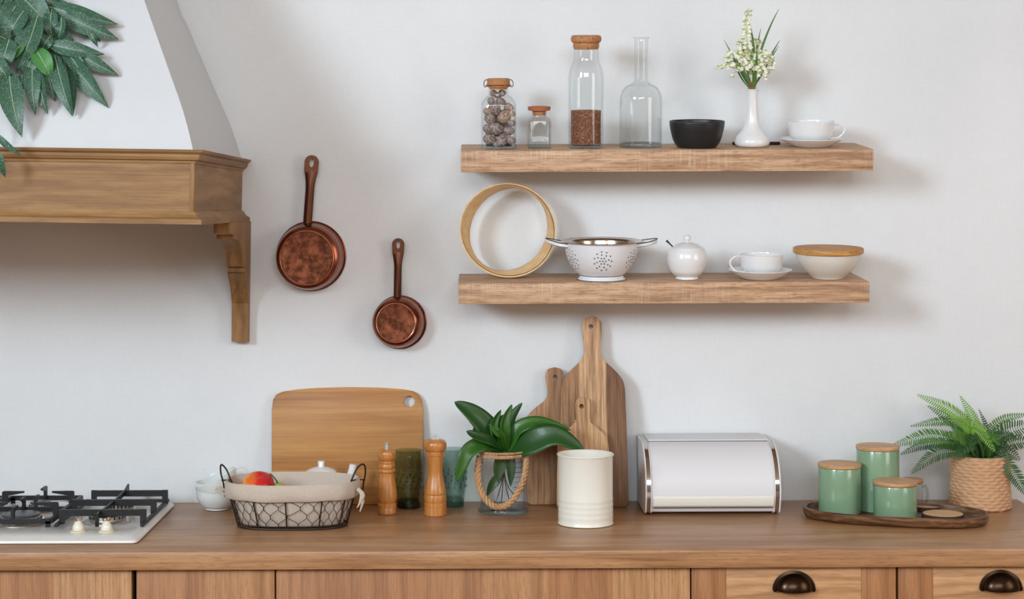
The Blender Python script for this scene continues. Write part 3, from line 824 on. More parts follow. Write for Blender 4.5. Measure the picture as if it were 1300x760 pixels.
# tall bottle with buckwheat
loc = on(SU, 743.5, .125, 150); s = S(-.125)
t = thing('storage_bottle', 'tall clear glass bottle with cork stopper, half filled with reddish grain', 'bottle', loc, (au, 0, 0))
outer = smoothprof([(21.6/s, 0), (22/s, .002), (22/s, .05), (22.2/s, 80/s), (21.8/s, 92/s), (19.5/s, 102/s), (16.4/s, 110/s), (15.8/s, 118/s), (15.8/s, 125/s), (16.8/s, 127/s)], 4)
inner = [(r-.0026, max(.007, z)) for r, z in outer][::-1]
bm = lathe(outer+inner, 56); finish('bottle_body', bm, M['jarglass'], t, True, 50)
bm = lathe([(20.5/s, .0006), (21.0/s, .002), (20/s, .0065), (1e-4, .0065)], 48); finish('glass_base', bm, M['glassbase'], t)
bm = lathe([(15/s, 124/s), (16.5/s, 127.5/s), (16.5/s, 131/s), (16/s, 132/s), (18/s, 133/s), (19.2/s, 135/s), (19.4/s, 138/s), (18.5/s, 141/s), (16/s, 142/s)], 40)
finish('stopper', bm, M['cork'], t, True, 35)
# buckwheat: heap with separate grains on its skin
bm = bmesh.new(); gr = 19.2/s; gh = 47/s; g0 = 4.8/s
loft(bm, [circ(gr-.002, g0, 40), circ(gr-.002, gh-.001, 40)], cap0=True, cap1=True)
def grain(p, r):
    a = [Vector((random.gauss(0, 1), random.gauss(0, 1), random.gauss(0, 1))).normalized()*r for _ in range(1)][0]
    b = a.orthogonal().normalized()*r; c = a.cross(b).normalized()*r
    vs = [bm.verts.new(p+q) for q in (a*1.2, -a*1.2, b, -b, c, -c)]
    for f in ((0,2,4), (0,4,3), (0,3,5), (0,5,2), (1,4,2), (1,3,4), (1,5,3), (1,2,5)): bm.faces.new([vs[k] for k in f])
for _ in range(3200):
    a = random.uniform(0, 2*pi); z = random.uniform(g0, gh)
    grain(Vector(((gr-.0012)*cos(a), (gr-.0012)*sin(a), z)), random.uniform(.0011, .0016))
for _ in range(700):
    a = random.uniform(0, 2*pi); r = gr*math.sqrt(random.random())*.96
    grain(Vector((r*cos(a), r*sin(a), gh-.0006)), .0015)
# local solid spread so every grain catches its own tone
o = finish('buckwheat_grain', bm, M['buck'], None, False)
o.location = loc; o.rotation_euler = (au, 0, 0)
tag(o, 'reddish brown buckwheat filling the lower half of the tall bottle', 'grain', kind='stuff')

# carafe
loc = on(SU, 813, .115, 150); s = S(-.115)
t = thing('carafe', 'empty clear glass carafe with slim neck and small side loop', 'carafe', loc, (au, 0, 0))
outer = smoothprof([(26.5/s, 0), (27/s, .003), (26.8/s, .05), (26.6/s, 56/s), (25.5/s, 66/s), (21/s, 75/s), (13/s, 79.5/s), (9.2/s, 83/s), (8.6/s, 90/s), (8.6/s, 120/s), (8.8/s, 136/s), (11.6/s, 138.5/s)], 4)
inner = [(max(.001, r-.0022), max(.010, z)) for r, z in outer][::-1]
bm = lathe(outer+inner, 56); finish('carafe_body', bm, M['jarglass'], t, True, 50)
bm = lathe([(25.5/s, .0006), (26/s, .003), (25.5/s, .0085), (14/s, .011), (1e-4, .0095)], 48); finish('glass_base', bm, M['glassbase'], t)
bm = bmesh.new(); tube(bm, curve([(-26/s, -.004, 62/s), (-28/s, -.006, 63/s), (-29/s, -.006, 56/s), (-27.5/s, -.005, 49/s), (-25/s, -.004, 54/s), (-25.5/s, -.004, 60/s)]), .0013, 8)
finish('side_loop', bm, M['jarglass'], t)

# black bowl
loc = on(SU, 884.5, .13, 170); s = S(-.13)
bm = lathe(smoothprof([(1e-4, .0), (22/s, .0), (25/s, .002), (30/s, 9/s), (34/s, 24/s), (35/s, 33/s)], 5)+smoothprof([(34.4/s, 33.6/s), (33.4/s, 33/s), (32/s, 24/s), (28/s, 10/s), (20/s, 4/s), (1e-4, 3.5/s)], 4), 56)
o = finish('bowl', bm, M['black'], None, True, 60); o.location = loc; o.rotation_euler = (au, 0, 0)
tag(o, 'small matt black round bowl between the carafe and flower vase', 'bowl')

# vase
loc = on(SU, 954.5, .115, 150); s = S(-.115)
vase = tag(finish('flower_vase', lathe(smoothprof([(1e-4, 0), (15/s, 0), (20/s, 1.5/s), (22.3/s, 6/s), (20/s, 13/s), (13/s, 21/s), (9/s, 32/s), (7/s, 48/s), (6.4/s, 62/s), (7/s, 70/s), (8/s, 72.5/s), (7.4/s, 73/s)], 6)+[(5.8/s, 71/s), (5/s, 60/s), (4.5/s, 40/s), (1e-4, 38/s)], 48), M['ceramic'], None, True, 70),
 'white porcelain bud vase with slender neck holding small white flowers', 'vase')
vase.location = loc; vase.rotation_euler = (au, 0, 0)
vY = -.115-.135*sin(au)
def FP(px, py, dy=0): return P(px, py, vY-.01+dy)
bo = P(954.5, 111, vY)
bq = thing('flower_bouquet', 'bunch of small white bell flowers with grassy leaves in the bud vase', 'flowers', bo)
bl = [((954,113),(951,60),(945,15),7),((955,113),(962,60),(989,11),8),((952,113),(940,90),(919,50),7),((953,112),(945,90),(934,74),9),((956,112),(958,70),(966,36),6),
      ((957,112),(975,75),(990,51),7),((957,112),(968,90),(989,58),7),((951,112),(935,95),(930,70),6),((953,112),(948,85),(941,52),6),((956,112),(961,90),(961,62),9)]
for i, (a, m_, b) in enumerate([x[:3] for x in bl]):
    Yo = (-.012, .0, -.008, -.02, .01, .008, -.01, .012, .0, -.026)[i]
    if i == 0: m_ = (963, 50)
    bm = bmesh.new(); blade(bm, [p-bo for p in bez(FP(*a, 0), FP(*m_, Yo), FP(*b, Yo*1.5), 12)], bl[i][3]/s*.62, Vector((random.uniform(-.5,.5),-1,0)).normalized(), .3, prof=lambda t: max(.03, min(1, t*2.4+.12)*(1-t)**.55))
    finish('leaf', bm, M['grass'], bq, True, 80)
sprigs = [((952,95),(946,40),(949,12)), ((952,95),(935,75),(914,84)), ((953,95),(935,60),(928,66)), ((955,95),(955,50),(962,50)), ((956,95),(975,62),(980,84)), ((955,95),(965,72),(968,96)), ((953,95),(945,70),(940,50)), ((954,95),(960,60),(973,66)), ((953,95),(950,70),(934,92)), ((955,95),(952,60),(953,60)), ((955,95),(968,70),(978,72)), ((953,95),(938,75),(922,74)), ((955,95),(960,75),(966,82)), ((953,95),(945,75),(936,66)), ((954,95),(952,80),(950,78)), ((955,95),(965,80),(974,92))]
def bell(bm, p, r):
    m4 = Matrix.Translation(p) @ Matrix.Rotation(random.uniform(-.5, .5), 4, 'Y') @ Matrix.Rotation(random.uniform(-.5, .5), 4, 'X')
    pr = [(.15, .95), (.7, .7), (.98, .1), (.85, -.45), (1.08, -.8)]
    rings = [[m4 @ Vector((q*r*(1+(.12*cos(3*a_) if k == 4 else 0))*cos(a_), q*r*sin(a_), z*r)) for a_ in [2*pi*i/9 for i in range(9)]] for k, (q, z) in enumerate(pr)]
    loft(bm, rings, cap0=True, cap1=False)
for i, (a, m_, b) in enumerate(sprigs):
    Yo = random.uniform(-.03, .02)
    path = [p-bo for p in bez(FP(*a, 0), FP(*m_, Yo), FP(*b, Yo), 16)]
    bm = bmesh.new(); tube(bm, path, .0009, 5)
    for j in range(6, 17):
        for sg in (-1, 1):
            if random.random() < .25: continue
            q = path[j]+Vector((sg*random.uniform(.003, .009), random.uniform(-.008, .004), -random.uniform(.001, .006)))
            tube(bm, [path[j], (path[j]+q)/2+Vector((0, 0, .003)), q+Vector((0, 0, .003))], .0007, 4)
            if random.random() < .45: bmesh.ops.create_icosphere(bm, subdivisions=1, radius=.0026, matrix=Matrix.Translation(q+Vector((random.uniform(-.004, .004), -.004, .004))))
    sp = finish('flower_stem', bm, M['bud'], bq)
    random.seed(100+i)
    bm = bmesh.new()
    for j in range(6, 17):
        for sg in (-1, 1):
            if random.random() < .12: continue
            q = path[j]+Vector((sg*random.uniform(.002, .009), random.uniform(-.010, .004), -random.uniform(.001, .007)))
            bell(bm, q, .0052-.0022*max(0, (j-11)/5)*(1 if i in (0, 1) else .4))
    finish('bell_flowers', bm, M['bell'], sp, True, 60)
bm = bmesh.new()
for k in range(9):
    a = 2*pi*k/9
    tube(bm, [Vector((.006*cos(a), .006*sin(a), -.004)), Vector((.0085*cos(a), .0085*sin(a), .008)), Vector((.016*cos(a)+.001, .011*sin(a), .021+.004*sin(k*2.3)))], [.0028, .0028, .0010], 5)
finish('binding', bm, M['bind'], bq)

# dark stick behind the vase
a = Vector(on(SU, 930, .055, 180)); b = Vector(on(SU, 990, .055, 180))
o = bmesh.new(); box(o, 0, (b-a).length, -.006, .006, 0, .007, .0015)
o = finish('stick', o, M['bark'], None); o.location = a; o.rotation_euler = (au, 0, 0)
tag(o, 'short dark flat stick lying on upper shelf behind the flower vase', 'stick')

def cup_meshes(s, rim, h, base, wall=.0022):
    pr = smoothprof([(1e-4, .0), (base*.8, 0), (base, .001), (base*1.02, h*.06), (rim*.72, h*.16), (rim*.92, h*.42), (rim*.985, h*.75), (rim, h)], 5)
    inn = smoothprof([(rim-wall*.4, h+.0005), (rim-wall, h), (rim*.985-wall, h*.75), (rim*.92-wall, h*.44), (rim*.7-wall, h*.2), (1e-4, h*.12)], 4)
    return lathe(pr+inn, 56)
def cup_handle(par, side, rim, h, out, zt, zb, mat, r=.0024):
    bm = bmesh.new()
    tube(bm, curve([(side*rim*.95, 0, zt), (side*(rim+out*.45), 0, zt+.002), (side*(rim+out*.95), 0, zt-(zt-zb)*.22), (side*(rim+out*.9), 0, zt-(zt-zb)*.6), (side*(rim+out*.35), 0, zb+.001), (side*rim*.78, 0, zb)], 6), r, 10)
    finish('handle', bm, mat, par, True, 80)
def saucer(name, loc, ang, rad, h, label, mat):
    pr = smoothprof([(1e-4, .001), (rad*.45, .001), (rad*.5, 0), (rad*.54, .0006), (rad*.62, .003), (rad*.85, h*.62), (rad, h)], 5)
    inn = smoothprof([(rad*.995, h+.0012), (rad*.84, h*.62+.003), (rad*.6, .006), (rad*.4, .0048), (1e-4, .0045)], 4)
    o = finish(name, lathe(pr+inn, 64), mat, None, True, 60); o.location = loc; o.rotation_euler = (ang, 0, 0)
    tag(o, label, 'saucer'); return o
def rise(loc, ang, h): return (loc[0], loc[1]-h*sin(ang), loc[2]+h*cos(ang))
loc = on(SU, 1030, .12, 180); s = S(-.12)
saucer('saucer', loc, au, 39.5/s, 10/s, 'white saucer on the upper shelf beneath the teacup, handle right', M['ceramic'])
t = thing('teacup', 'white teacup with handle to the right, on its saucer, upper shelf', 'cup', rise(loc, au, .0051), (au, 0, R(-8)))
finish('cup_body', cup_meshes(s, 29/s, 29/s, 14/s), M['ceramic'], t, True, 60)
cup_handle(t, 1, 28.5/s, 29/s, 13/s, 24/s, 8/s, M['ceramic'])

# ================================================================== LOWER SHELF
# sieve hoop: loft between measured front and back outlines
def zz(pts): return [(575+x/5.628, 225+y/5.628) for x, y in pts]
front = zz([(42,400),(58,270),(105,180),(200,95),(290,55),(380,41),(480,55),(580,100),(660,170),(712,260),(736,370),(728,460),(690,560),(620,640),(520,695),(400,716),(300,703),(200,650),(110,550),(60,470)])
back = zz([(116,420),(132,310),(175,225),(255,140),(345,90),(440,69),(520,82),(590,125),(638,190),(665,270),(678,370),(664,450),(625,535),(545,605),(450,650),(360,668),(280,665),(215,640),(160,580),(128,500)])
def rsm(pts, n=80):
    p = [Vector(q) for q in resample(smoothprof(pts+[pts[0]], 6)[:-1], n)]
    c = sum(p, Vector((0, 0)))/n; r0 = sum((q-c).length for q in p)/n
    for _ in range(120): p = [(p[i-1]+p[i]*2+p[(i+1) % n])/4 for i in range(n)]
    r1 = sum((q-c).length for q in p)/n
    return [tuple(c+(q-c)*r0/r1) for q in p]
hY0, hY1 = -.112, -.036
fo = [P(x, y, hY0) for x, y in rsm(front)]; bo_ = [P(x, y, hY1) for x, y in rsm(back)]
cF = sum(fo, Vector())/len(fo); cB = sum(bo_, Vector())/len(bo_)
zmin = min(p.z for p in fo)
hloc = Vector((cF.x, hY0, zmin))
sv = thing('sieve_hoop', 'round pale bent-wood sieve hoop standing on edge at lower shelf left end', 'sieve', hloc)
def inset(pts, c, d): return [p+(c-p).normalized()*d for p in pts]
bm = bmesh.new()
o0 = fo; o1 = [Vector((p.x, p.y, p.z)) for p in bo_]
i0 = inset(fo, cF, .0075); i1 = inset(bo_, cB, .0025)
mid0 = inset(fo, cF, .0055)
rings = [[p-hloc for p in r] for r in (mid0, [p+Vector((0, .003, 0)) for p in inset(fo, cF, .0048)], [p+(p-cB).normalized()*.0015 for p in o1], i1, [p+Vector((0, .002, 0)) for p in i0], mid0)]
loft(bm, rings); bmesh.ops.remove_doubles(bm, verts=bm.verts, dist=1e-6)
finish('inner_hoop', bm, M['sievewood'], sv, True, 40)
bm = bmesh.new()
ob = [p+Vector((0, .040, 0)) for p in inset(fo, cF, .001)]
rings = [[p-hloc for p in r] for r in (inset(fo, cF, .0036), fo, ob, inset(ob, cF, .0034), inset(fo, cF, .0036))]
loft(bm, rings); bmesh.ops.remove_doubles(bm, verts=bm.verts, dist=1e-6)
finish('outer_hoop', bm, M['sievewood'], sv, True, 40)

# colander
loc = on(SL, 763.5, .142, 350); s = S(-.142)
co = thing('colander', 'white enamel footed colander with steel inside and two loop handles', 'colander', loc, (al, 0, 0))
pts = [(27/s, 6.5/s), (31/s, 9/s), (38/s, 17/s), (43.5/s, 28/s), (46.5/s, 40/s), (47.5/s, 47.5/s), (48.5/s, 49/s)]
bm = lathe([(26/s, 6.2/s)]+smoothprof(pts, 6), 64, cap1=False); finish('bowl', bm, M['enamel_w'], co, True, 60)
bm = lathe(smoothprof([(51.5/s, 49.6/s), (49/s, 49.4/s), (44/s, 47.5/s), (42/s, 40/s), (38/s, 26/s), (30/s, 14/s), (1e-4, 9/s)], 5), 64, cap0=False); finish('steel_lining', bm, M['steel'], co, True, 60)
bm = bmesh.new(); tube(bm, [(51/s*cos(a), 51/s*sin(a), 49.4/s) for a in [2*pi*i/64 for i in range(64)]], .0012, 8, closed=True); finish('rim', bm, M['chrome'], co)
bm = lathe([(25/s, 7.5/s), (27/s, 6.5/s), (28.5/s, 3/s), (30.5/s, 1.2/s), (30.8/s, 0), (29.5/s, 0), (27/s, 3/s), (24/s, 5.5/s)], 56, cap0=False, cap1=False); finish('foot', bm, M['enamel_w'], co, True, 40)
bm = bmesh.new(); tube(bm, [(30.6/s*cos(a), 30.6/s*sin(a), .0012) for a in [2*pi*i/56 for i in range(56)]], .0011, 6, closed=True)
tube(bm, [(27.2/s*cos(a), 27.2/s*sin(a), 6.6/s) for a in [2*pi*i/56 for i in range(56)]], .0011, 6, closed=True); finish('foot_edge', bm, M['wire'], co)
for sg in (-1, 1):
    bm = bmesh.new()
    rw = [(sg*43/s, -.036, 45/s), (sg*54/s, -.034, 46.5/s), (sg*65/s, -.022, 48.5/s), (sg*70.5/s, 0, 50/s), (sg*65/s, .022, 48.5/s), (sg*54/s, .034, 46.5/s), (sg*43/s, .036, 45/s)]
    if sg < 0: rw = [(x, y, z+(.0015 if abs(x) > 60/s else 0)) for x, y, z in rw]
    cv = curve(rw, 5)
    # flat strip band
    rings = []
    for i, p in enumerate(cv):
        rings.append([p+Vector((0, 0, .0036)), p+Vector((sg*.0014, 0, .0036)), p+Vector((sg*.0014, 0, -.0036)), p+Vector((0, 0, -.0036))])
    loft(bm, rings, cap0=True, cap1=True); ho = finish('handle', bm, M['enamel_w'], co, True, 40)
    bm = bmesh.new(); tube(bm, [p+Vector((sg*.0007, 0, .0042)) for p in cv], .0013, 6); tube(bm, [p+Vector((sg*.0007, 0, -.004)) for p in cv], .0006, 6)
    finish('handle_edge', bm, M['slide'], ho)
def rad_at(z):
    sp = smoothprof(pts, 6)
    for (r0, z0), (r1, z1) in zip(sp, sp[1:]):
        if z0 <= z <= z1: return r0+(r1-r0)*(z-z0)/max(1e-9, z1-z0)
    return sp[-1][0]
for ac in (-92, -32, 28, 88, 148, 208):
    bm = bmesh.new()
    cen = [(0, 0)]+[(.33*cos(k*pi/3), .33*sin(k*pi/3)) for k in range(6)]+[(.68*cos(k*pi/4+.2), .68*sin(k*pi/4+.2)) for k in range(8)]+[(1.0*cos(k*pi/5.5), 1.0*sin(k*pi/5.5)) for k in range(11)]
    for u, w_ in cen:
        z = (28+12*w_)/s; r = rad_at(z); a = R(ac)+u*11/s/r
        nv = Vector((cos(a)*.9, sin(a)*.9, -.42)).normalized(); p = Vector((r*cos(a), r*sin(a), z))+nv*.0003
        ux = Vector((-sin(a), cos(a), 0)); uz = nv.cross(ux)
        vs = [bm.verts.new(p+ux*.0019*cos(q)+uz*.0019*sin(q)) for q in [2*pi*k/8 for k in range(8)]]
        bm.faces.new(vs)
    o = finish('perforations', bm, M['dark'], co, False)

# sugar bowl
loc = on(SL, 872, .13, 340); s = S(-.13)
sb = thing('sugar_bowl', 'round white lidded sugar bowl with ball knob between colander and teacup', 'sugar bowl', loc, (al, 0, 0))
finish('bowl_body', lathe(smoothprof([(1e-4, 0), (13/s, 0), (14.5/s, 1/s), (14/s, 3/s), (21.5/s, 10/s), (25.6/s, 23/s), (24.6/s, 33/s), (21.5/s, 39/s)], 6)+[(18/s, 38.2/s), (1e-4, 38/s)], 48), M['ceramic'], sb, True, 60)
finish('lid', lathe(smoothprof([(21.2/s, 38.6/s), (20/s, 40.4/s), (12/s, 45.2/s), (4.5/s, 47/s), (3.2/s, 48/s), (4.6/s, 50.3/s), (4.8/s, 52.6/s), (3.2/s, 55.4/s), (1e-4, 56.3/s)], 5), 40), M['ceramic'], sb, True, 60)
a = P(846, 305, -.135); b = P(860, 318, -.135)
bm = bmesh.new(); tube(bm, bez(a, (a+b)/2+Vector((0, 0, -.001)), b+Vector((.004, 0, -.004)), 8), [.0030, .0026, .002, .0018, .0017, .0017, .0017, .0017, .0017], 8)
o = finish('teaspoon', bm, M['slide'], None); tag(o, 'dark metal teaspoon handle sticking out of the white sugar bowl', 'spoon')

# second cup
loc = on(SL, 965, .135, 345); s = S(-.135)
saucer('saucer', loc, al, 40/s, 11.5/s, 'white saucer on the lower shelf beneath the teacup, handle left', M['ceramic'])
t = thing('teacup', 'white teacup with handle to the left, on its saucer, lower shelf', 'cup', rise((loc[0]+.002, loc[1], loc[2]), al, .0051), (al, 0, R(8)))
finish('cup_body', cup_meshes(s, 27.5/s, 28/s, 14/s), M['ceramic'], t, True, 60)
cup_handle(t, -1, 27/s, 28/s, 14/s, 25/s, 6/s, M['ceramic'])

# bowl with bamboo lid
loc = on(SL, 1051, .135, 345); s = S(-.135)
t = thing('lidded_bowl', 'cream bowl with flat bamboo lid at lower shelf right end', 'bowl', loc, (al, 0, 0))
finish('bowl_body', lathe(smoothprof([(1e-4, 0), (16/s, 0), (19/s, .8/s), (21/s, 3/s), (31/s, 12/s), (38/s, 22/s), (41.5/s, 32/s)], 6)+[(40/s, 32.2/s), (1e-4, 32/s)], 56), M['ceramic_grey'], t, True, 60)
finish('lid', lathe([(1e-4, 32.4/s), (43/s, 32.4/s), (44.2/s, 33.4/s), (44.2/s, 38.4/s), (43.4/s, 39.4/s), (40.5/s, 39.4/s), (39.8/s, 38.6/s), (1e-4, 38.6/s)], 56), M['lidwood2'], t, True, 30)

# ================================================================== HOB
hx0, hx1, hy0, hy1 = -1.324, -.7235, -.517, -.045
hob = thing('gas_hob', 'white enamel gas hob with black pan supports set into the worktop', 'hob', (0, 0, CT))
def rrect(x0, x1, y0, y1, z, r, n=6):
    out = []
    for cx, cy, a0 in ((x1-r, y0+r, -90), (x1-r, y1-r, 0), (x0+r, y1-r, 90), (x0+r, y0+r, 180)):
        for k in range(n+1):
            a = R(a0+90*k/n); out.append((cx+r*cos(a), cy+r*sin(a), z))
    return out
bm = bmesh.new()
rings = [rrect(hx0+.004, hx1-.004, hy0+.004, hy1-.004, .0004, .012), rrect(hx0, hx1, hy0, hy1, .003, .014), rrect(hx0+.002, hx1-.002, hy0+.002, hy1-.002, .0075, .014),
         rrect(hx0+.018, hx1-.018, hy0+.018, hy1-.014, .0125, .016), rrect(hx0+.022, hx1-.022, hy0+.110, hy1-.018, .0125, .02), rrect(hx0+.03, hx1-.03, hy0+.120, hy1-.026, .007, .02)]
loft(bm, rings, cap0=True, cap1=True)
finish('hob_plate', bm, M['hob'], hob, True, 40)
for kx, ky in ((-.806, -.437), (-.868, -.437)):
    kb = finish('knob', lathe(smoothprof([(.0125, .0165), (.0125, .019), (.0115, .026), (.0075, .033), (.0060, .036)], 4), 28, cx=kx, cy=ky), M['ivory'], hob)
    finish('knob_ring', lathe([(.017, .0124), (.017, .0150), (.0145, .0168)], 28, cx=kx, cy=ky), M['ring'], kb)
    bm = bmesh.new(); box(bm, -.0075, .0075, -.004, .004, -.002, .0055, .001)
    bmesh.ops.transform(bm, matrix=Matrix.Translation((kx+.002, ky, .0375)) @ Matrix.Rotation(R(-18), 4, 'Y') @ Matrix.Rotation(R(25), 4, 'Z'), verts=bm.verts)
    finish('knob_top', bm, M['rust'], kb)['label'] = 'worn brown knob top'
def burner(x, y, r):
    b = finish('burner', lathe(smoothprof([(r*1.35, .0072), (r*1.3, .010), (r*1.05, .012), (r*1.0, .014), (r*1.0, .022), (r*.94, .024)], 3), 40, cx=x, cy=y), M['alu'], hob, True, 40)
    finish('burner_cap', lathe(smoothprof([(r*.92, .0245), (r*.97, .0265), (r*.9, .029), (r*.5, .0305), (1e-4, .031)], 4), 40, cx=x, cy=y), M['cap'], b)
    bm = bmesh.new()
    for k in range(20):
        a = 2*pi*k/20; box(bm, x+r*.985*cos(a)-.0018, x+r*.985*cos(a)+.0018, y+r*.985*sin(a)-.0018, y+r*.985*sin(a)+.0018, .0165, .0225)
    finish('flame_ports', bm, M['dark'], b, False)
    bm = bmesh.new(); tube(bm, [(x+r*1.2, y-.01, .008), (x+r*1.2, y-.01, .022)], .0025, 8); finish('igniter', bm, M['ceramic'], b)
burner(-.836, -.29, .040); burner(-.836, -.145, .030); burner(-1.025, -.145, .025); burner(-1.03, -.30, .045); burner(-1.22, -.29, .03); burner(-1.22, -.145, .04)
def bar(bm, p, q, w=.007, h=.012):
    """rectangular bar from p to q; tops at given z"""
    p = Vector(p); q = Vector(q); d = (q-p); d2 = Vector((d.x, d.y, 0)).normalized(); s_ = Vector((-d2.y, d2.x, 0))*w/2
    if Vector((d.x, d.y, 0)).length < 1e-6: d2 = Vector((1, 0, 0)); s_ = Vector((0, w/2, 0))
    vs = []
    for e in (p, q):
        vs.append([bm.verts.new(e+s_), bm.verts.new(e-s_), bm.verts.new(e-s_-Vector((0, 0, h))), bm.verts.new(e+s_-Vector((0, 0, h)))])
    a, b = vs
    bm.faces.new(a); bm.faces.new(b[::-1])
    for i in range(4): bm.faces.new((a[i], b[i], b[(i+1) % 4], a[(i+1) % 4]))
ZT = .046
def leg(bm, x, y, w=.009, z0=.0135):
    box(bm, x-w, x+w*.0, y-.0035, y+.0035, z0, ZT-.001)
bm = bmesh.new()
for y, xa, xb in ((-.352, -.930, -.7355), (-.222, -.932, -.7365), (-.095, -.915, -.733)):
    bar(bm, (xa, y, ZT), (xb, y, ZT), .007, .0145)
    box(bm, xb-.013, xb+.0005, y-.0041, y+.0041, .014, ZT+.0004); box(bm, xa-.0005, xa+.012, y-.0041, y+.0041, .014, ZT+.0004)
bar(bm, (-.838, -.385, ZT-.003), (-.836, -.20, ZT-.003), .004, .008); bar(bm, (-.836, -.20, ZT-.003), (-.835, -.09, ZT+.002), .004, .012); bar(bm, (-.835, -.09, ZT+.002), (-.835, -.055, ZT+.009), .0045, .018)
box(bm, -.842, -.834, -.389, -.383, .0135, ZT-.003)
box(bm, -.7425, -.735, -.385, -.062, .0128, .020, .001); box(bm, -.934, -.926, -.385, -.062, .0128, .020, .001)
box(bm, -.934, -.735, -.072, -.064, .0128, .020, .001)
finish('pan_support', bm, M['grate'], hob, False)
def finger_grate(x0, x1, y0, y1):
    bm = bmesh.new(); zf = .030
    for a, b in (((x0, y0), (x1, y0)), ((x0, y1), (x1, y1)), ((x0, (y0+y1)/2), (x1, (y0+y1)/2)), ((x0, y0), (x0, y1)), ((x1, y0), (x1, y1))):
        bar(bm, (*a, zf), (*b, zf), .008, .011)
    for x in (x0+.005, x1-.005):
        for y in (y0, y1): box(bm, x-.005, x+.005, y-.004, y+.004, .0115, zf-.005)
    def fing(x, y, dx, dy):
        # post with wedge shaped arm
        p = Vector((x, y, 0)); d = Vector((dx, dy, 0)); l = d.length; d.normalize(); sd = Vector((-d.y, d.x, 0))*.0033
        prof = [(0, .022), (0, .052), (.004, .054), (l, .0535), (l, .0495), (.014, .043), (.012, .022)]
        a = [bm.verts.new(p+d*u+sd+Vector((0, 0, z))) for u, z in prof]; b = [bm.verts.new(p+d*u-sd+Vector((0, 0, z))) for u, z in prof]
        n = len(a); bm.faces.new(a); bm.faces.new(b[::-1])
        for i in range(n): bm.faces.new((a[i], b[i], b[(i+1) % n], a[(i+1) % n]))
    xc = (x0+x1)/2; ym = (y0+y1)/2
    for yc in ((y0+ym)/2, (y1+ym)/2):
        fing(x1, yc, -.052, 0); fing(x0, yc, .052, 0)
    fing(xc, y0, 0, .042); fing(xc, y1, 0, -.042); fing(xc+.012, ym, 0, .030); fing(xc-.012, ym, 0, -.030)
    finish('pan_support', bm, M['grate'], hob, False)
finger_grate(-1.115, -.945, -.375, -.070)
finger_grate(-1.305, -1.13, -.375, -.070)

# ------------------------------------------------------------------ cups left of the basket
k = K(276, 646); s = S(k.y)
t = thing('tea_bowl', 'white round cup standing left of the wire basket, another tipped inside it', 'cup', (k.x, k.y, CT+.0005))
finish('cup_body', cup_meshes(s, 28/s, 34/s, 15.5/s), M['ceramic_cool'], t, True, 60)
cup_handle(t, 1, 27.5/s, 34/s, 12/s, 26/s, 10/s, M['ceramic_cool'])
t = thing('teacup', 'white glazed teacup tipped over inside the cup left of the wire basket', 'cup', (k.x+.016, k.y-.002, CT+.030), (0, R(-24), R(10)))
finish('cup_body', cup_meshes(s, 28/s, 28/s, 13/s), M['ceramic_cool'], t, True, 60)
cup_handle(t, 1, 27.5/s, 28/s, 12/s, 25/s, 10/s, M['ceramic_cool'])

# teapot behind the basket
k = K(408, 646.5); s = S(k.y)
tp = thing('teapot', 'white porcelain teapot with square knob standing behind the wire basket', 'teapot', (k.x, k.y, CT+.0005))
finish('pot_body', lathe(smoothprof([(1e-4, 0), (20/s, 0), (22/s, 1/s), (26/s, 14/s), (27/s, 28/s), (25/s, 42/s), (19/s, 47/s)], 6)+[(1e-4, 47.2/s)], 48), M['ceramic'], tp, True, 60)
finish('lid', lathe([(19/s, 47.6/s), (19.6/s, 48.4/s), (16/s, 51/s), (9/s, 53.5/s), (4.4/s, 54.3/s), (3.9/s, 55/s), (4.3/s, 60.5/s), (3.9/s, 61.5/s)], 40), M['ceramic'], tp, True, 40)
bm = bmesh.new()
cv = bez((22/s, 0, 16/s), (36/s, 0, 22/s), (41/s, 0, 57/s), 10)
tube(bm, cv, [(10-5.2*i/10)/s for i in range(11)], 16); finish('spout', bm, M['ceramic'], tp, True, 70)
bm = bmesh.new(); tube(bm, curve([(-23/s, 0, 38/s), (-36/s, 0, 38/s), (-41/s, 0, 28/s), (-36/s, 0, 16/s), (-25/s, 0, 12/s)]), .004, 10); finish('handle', bm, M['ceramic'], tp)

# ------------------------------------------------------------------ wire basket with linen
bc = Vector((P(371.5, 666, -.300).x, -.300, CT))
bk = thing('wire_basket', 'oval black wire mesh basket lined with beige linen, in front of the bamboo board', 'basket', bc)
bs = S(-.300)
def bp(th, t, off=0):
    """basket wall: t 0 bottom .. 1 rim"""
    a = (69/bs)*(1-t)+(82/bs)*t+off; b = (.072)*(1-t)+(.098)*t+off
    c, s_ = cos(th), sin(th); e = 2.6
    c = math.copysign(abs(c)**(2/e), c); s_ = math.copysign(abs(s_)**(2/e), s_)
    return Vector((a*c, b*s_, .003+t*.086))
nth = 120
def ring_t(t, off=0, dz=0): return [bp(2*pi*i/nth, t, off)+Vector((0, 0, dz)) for i in range(nth)]
bm = bmesh.new()
tube(bm, ring_t(0), .0024, 8, closed=True); tube(bm, ring_t(1), .0022, 8, closed=True)
for deg in (-151, -118, -91, -64, -32, 0, 32, 62, 90, 118, 151, 180):
    tube(bm, [bp(R(deg), j/6) for j in range(7)], .0017, 6)
finish('frame', bm, M['wire'], bk)
bm = bmesh.new(); nc = 30; rows = 5
def hexp(u, v): return bp(2*pi*u/nc, v, .0005)
seen = set()
hh = 1.0/4.2
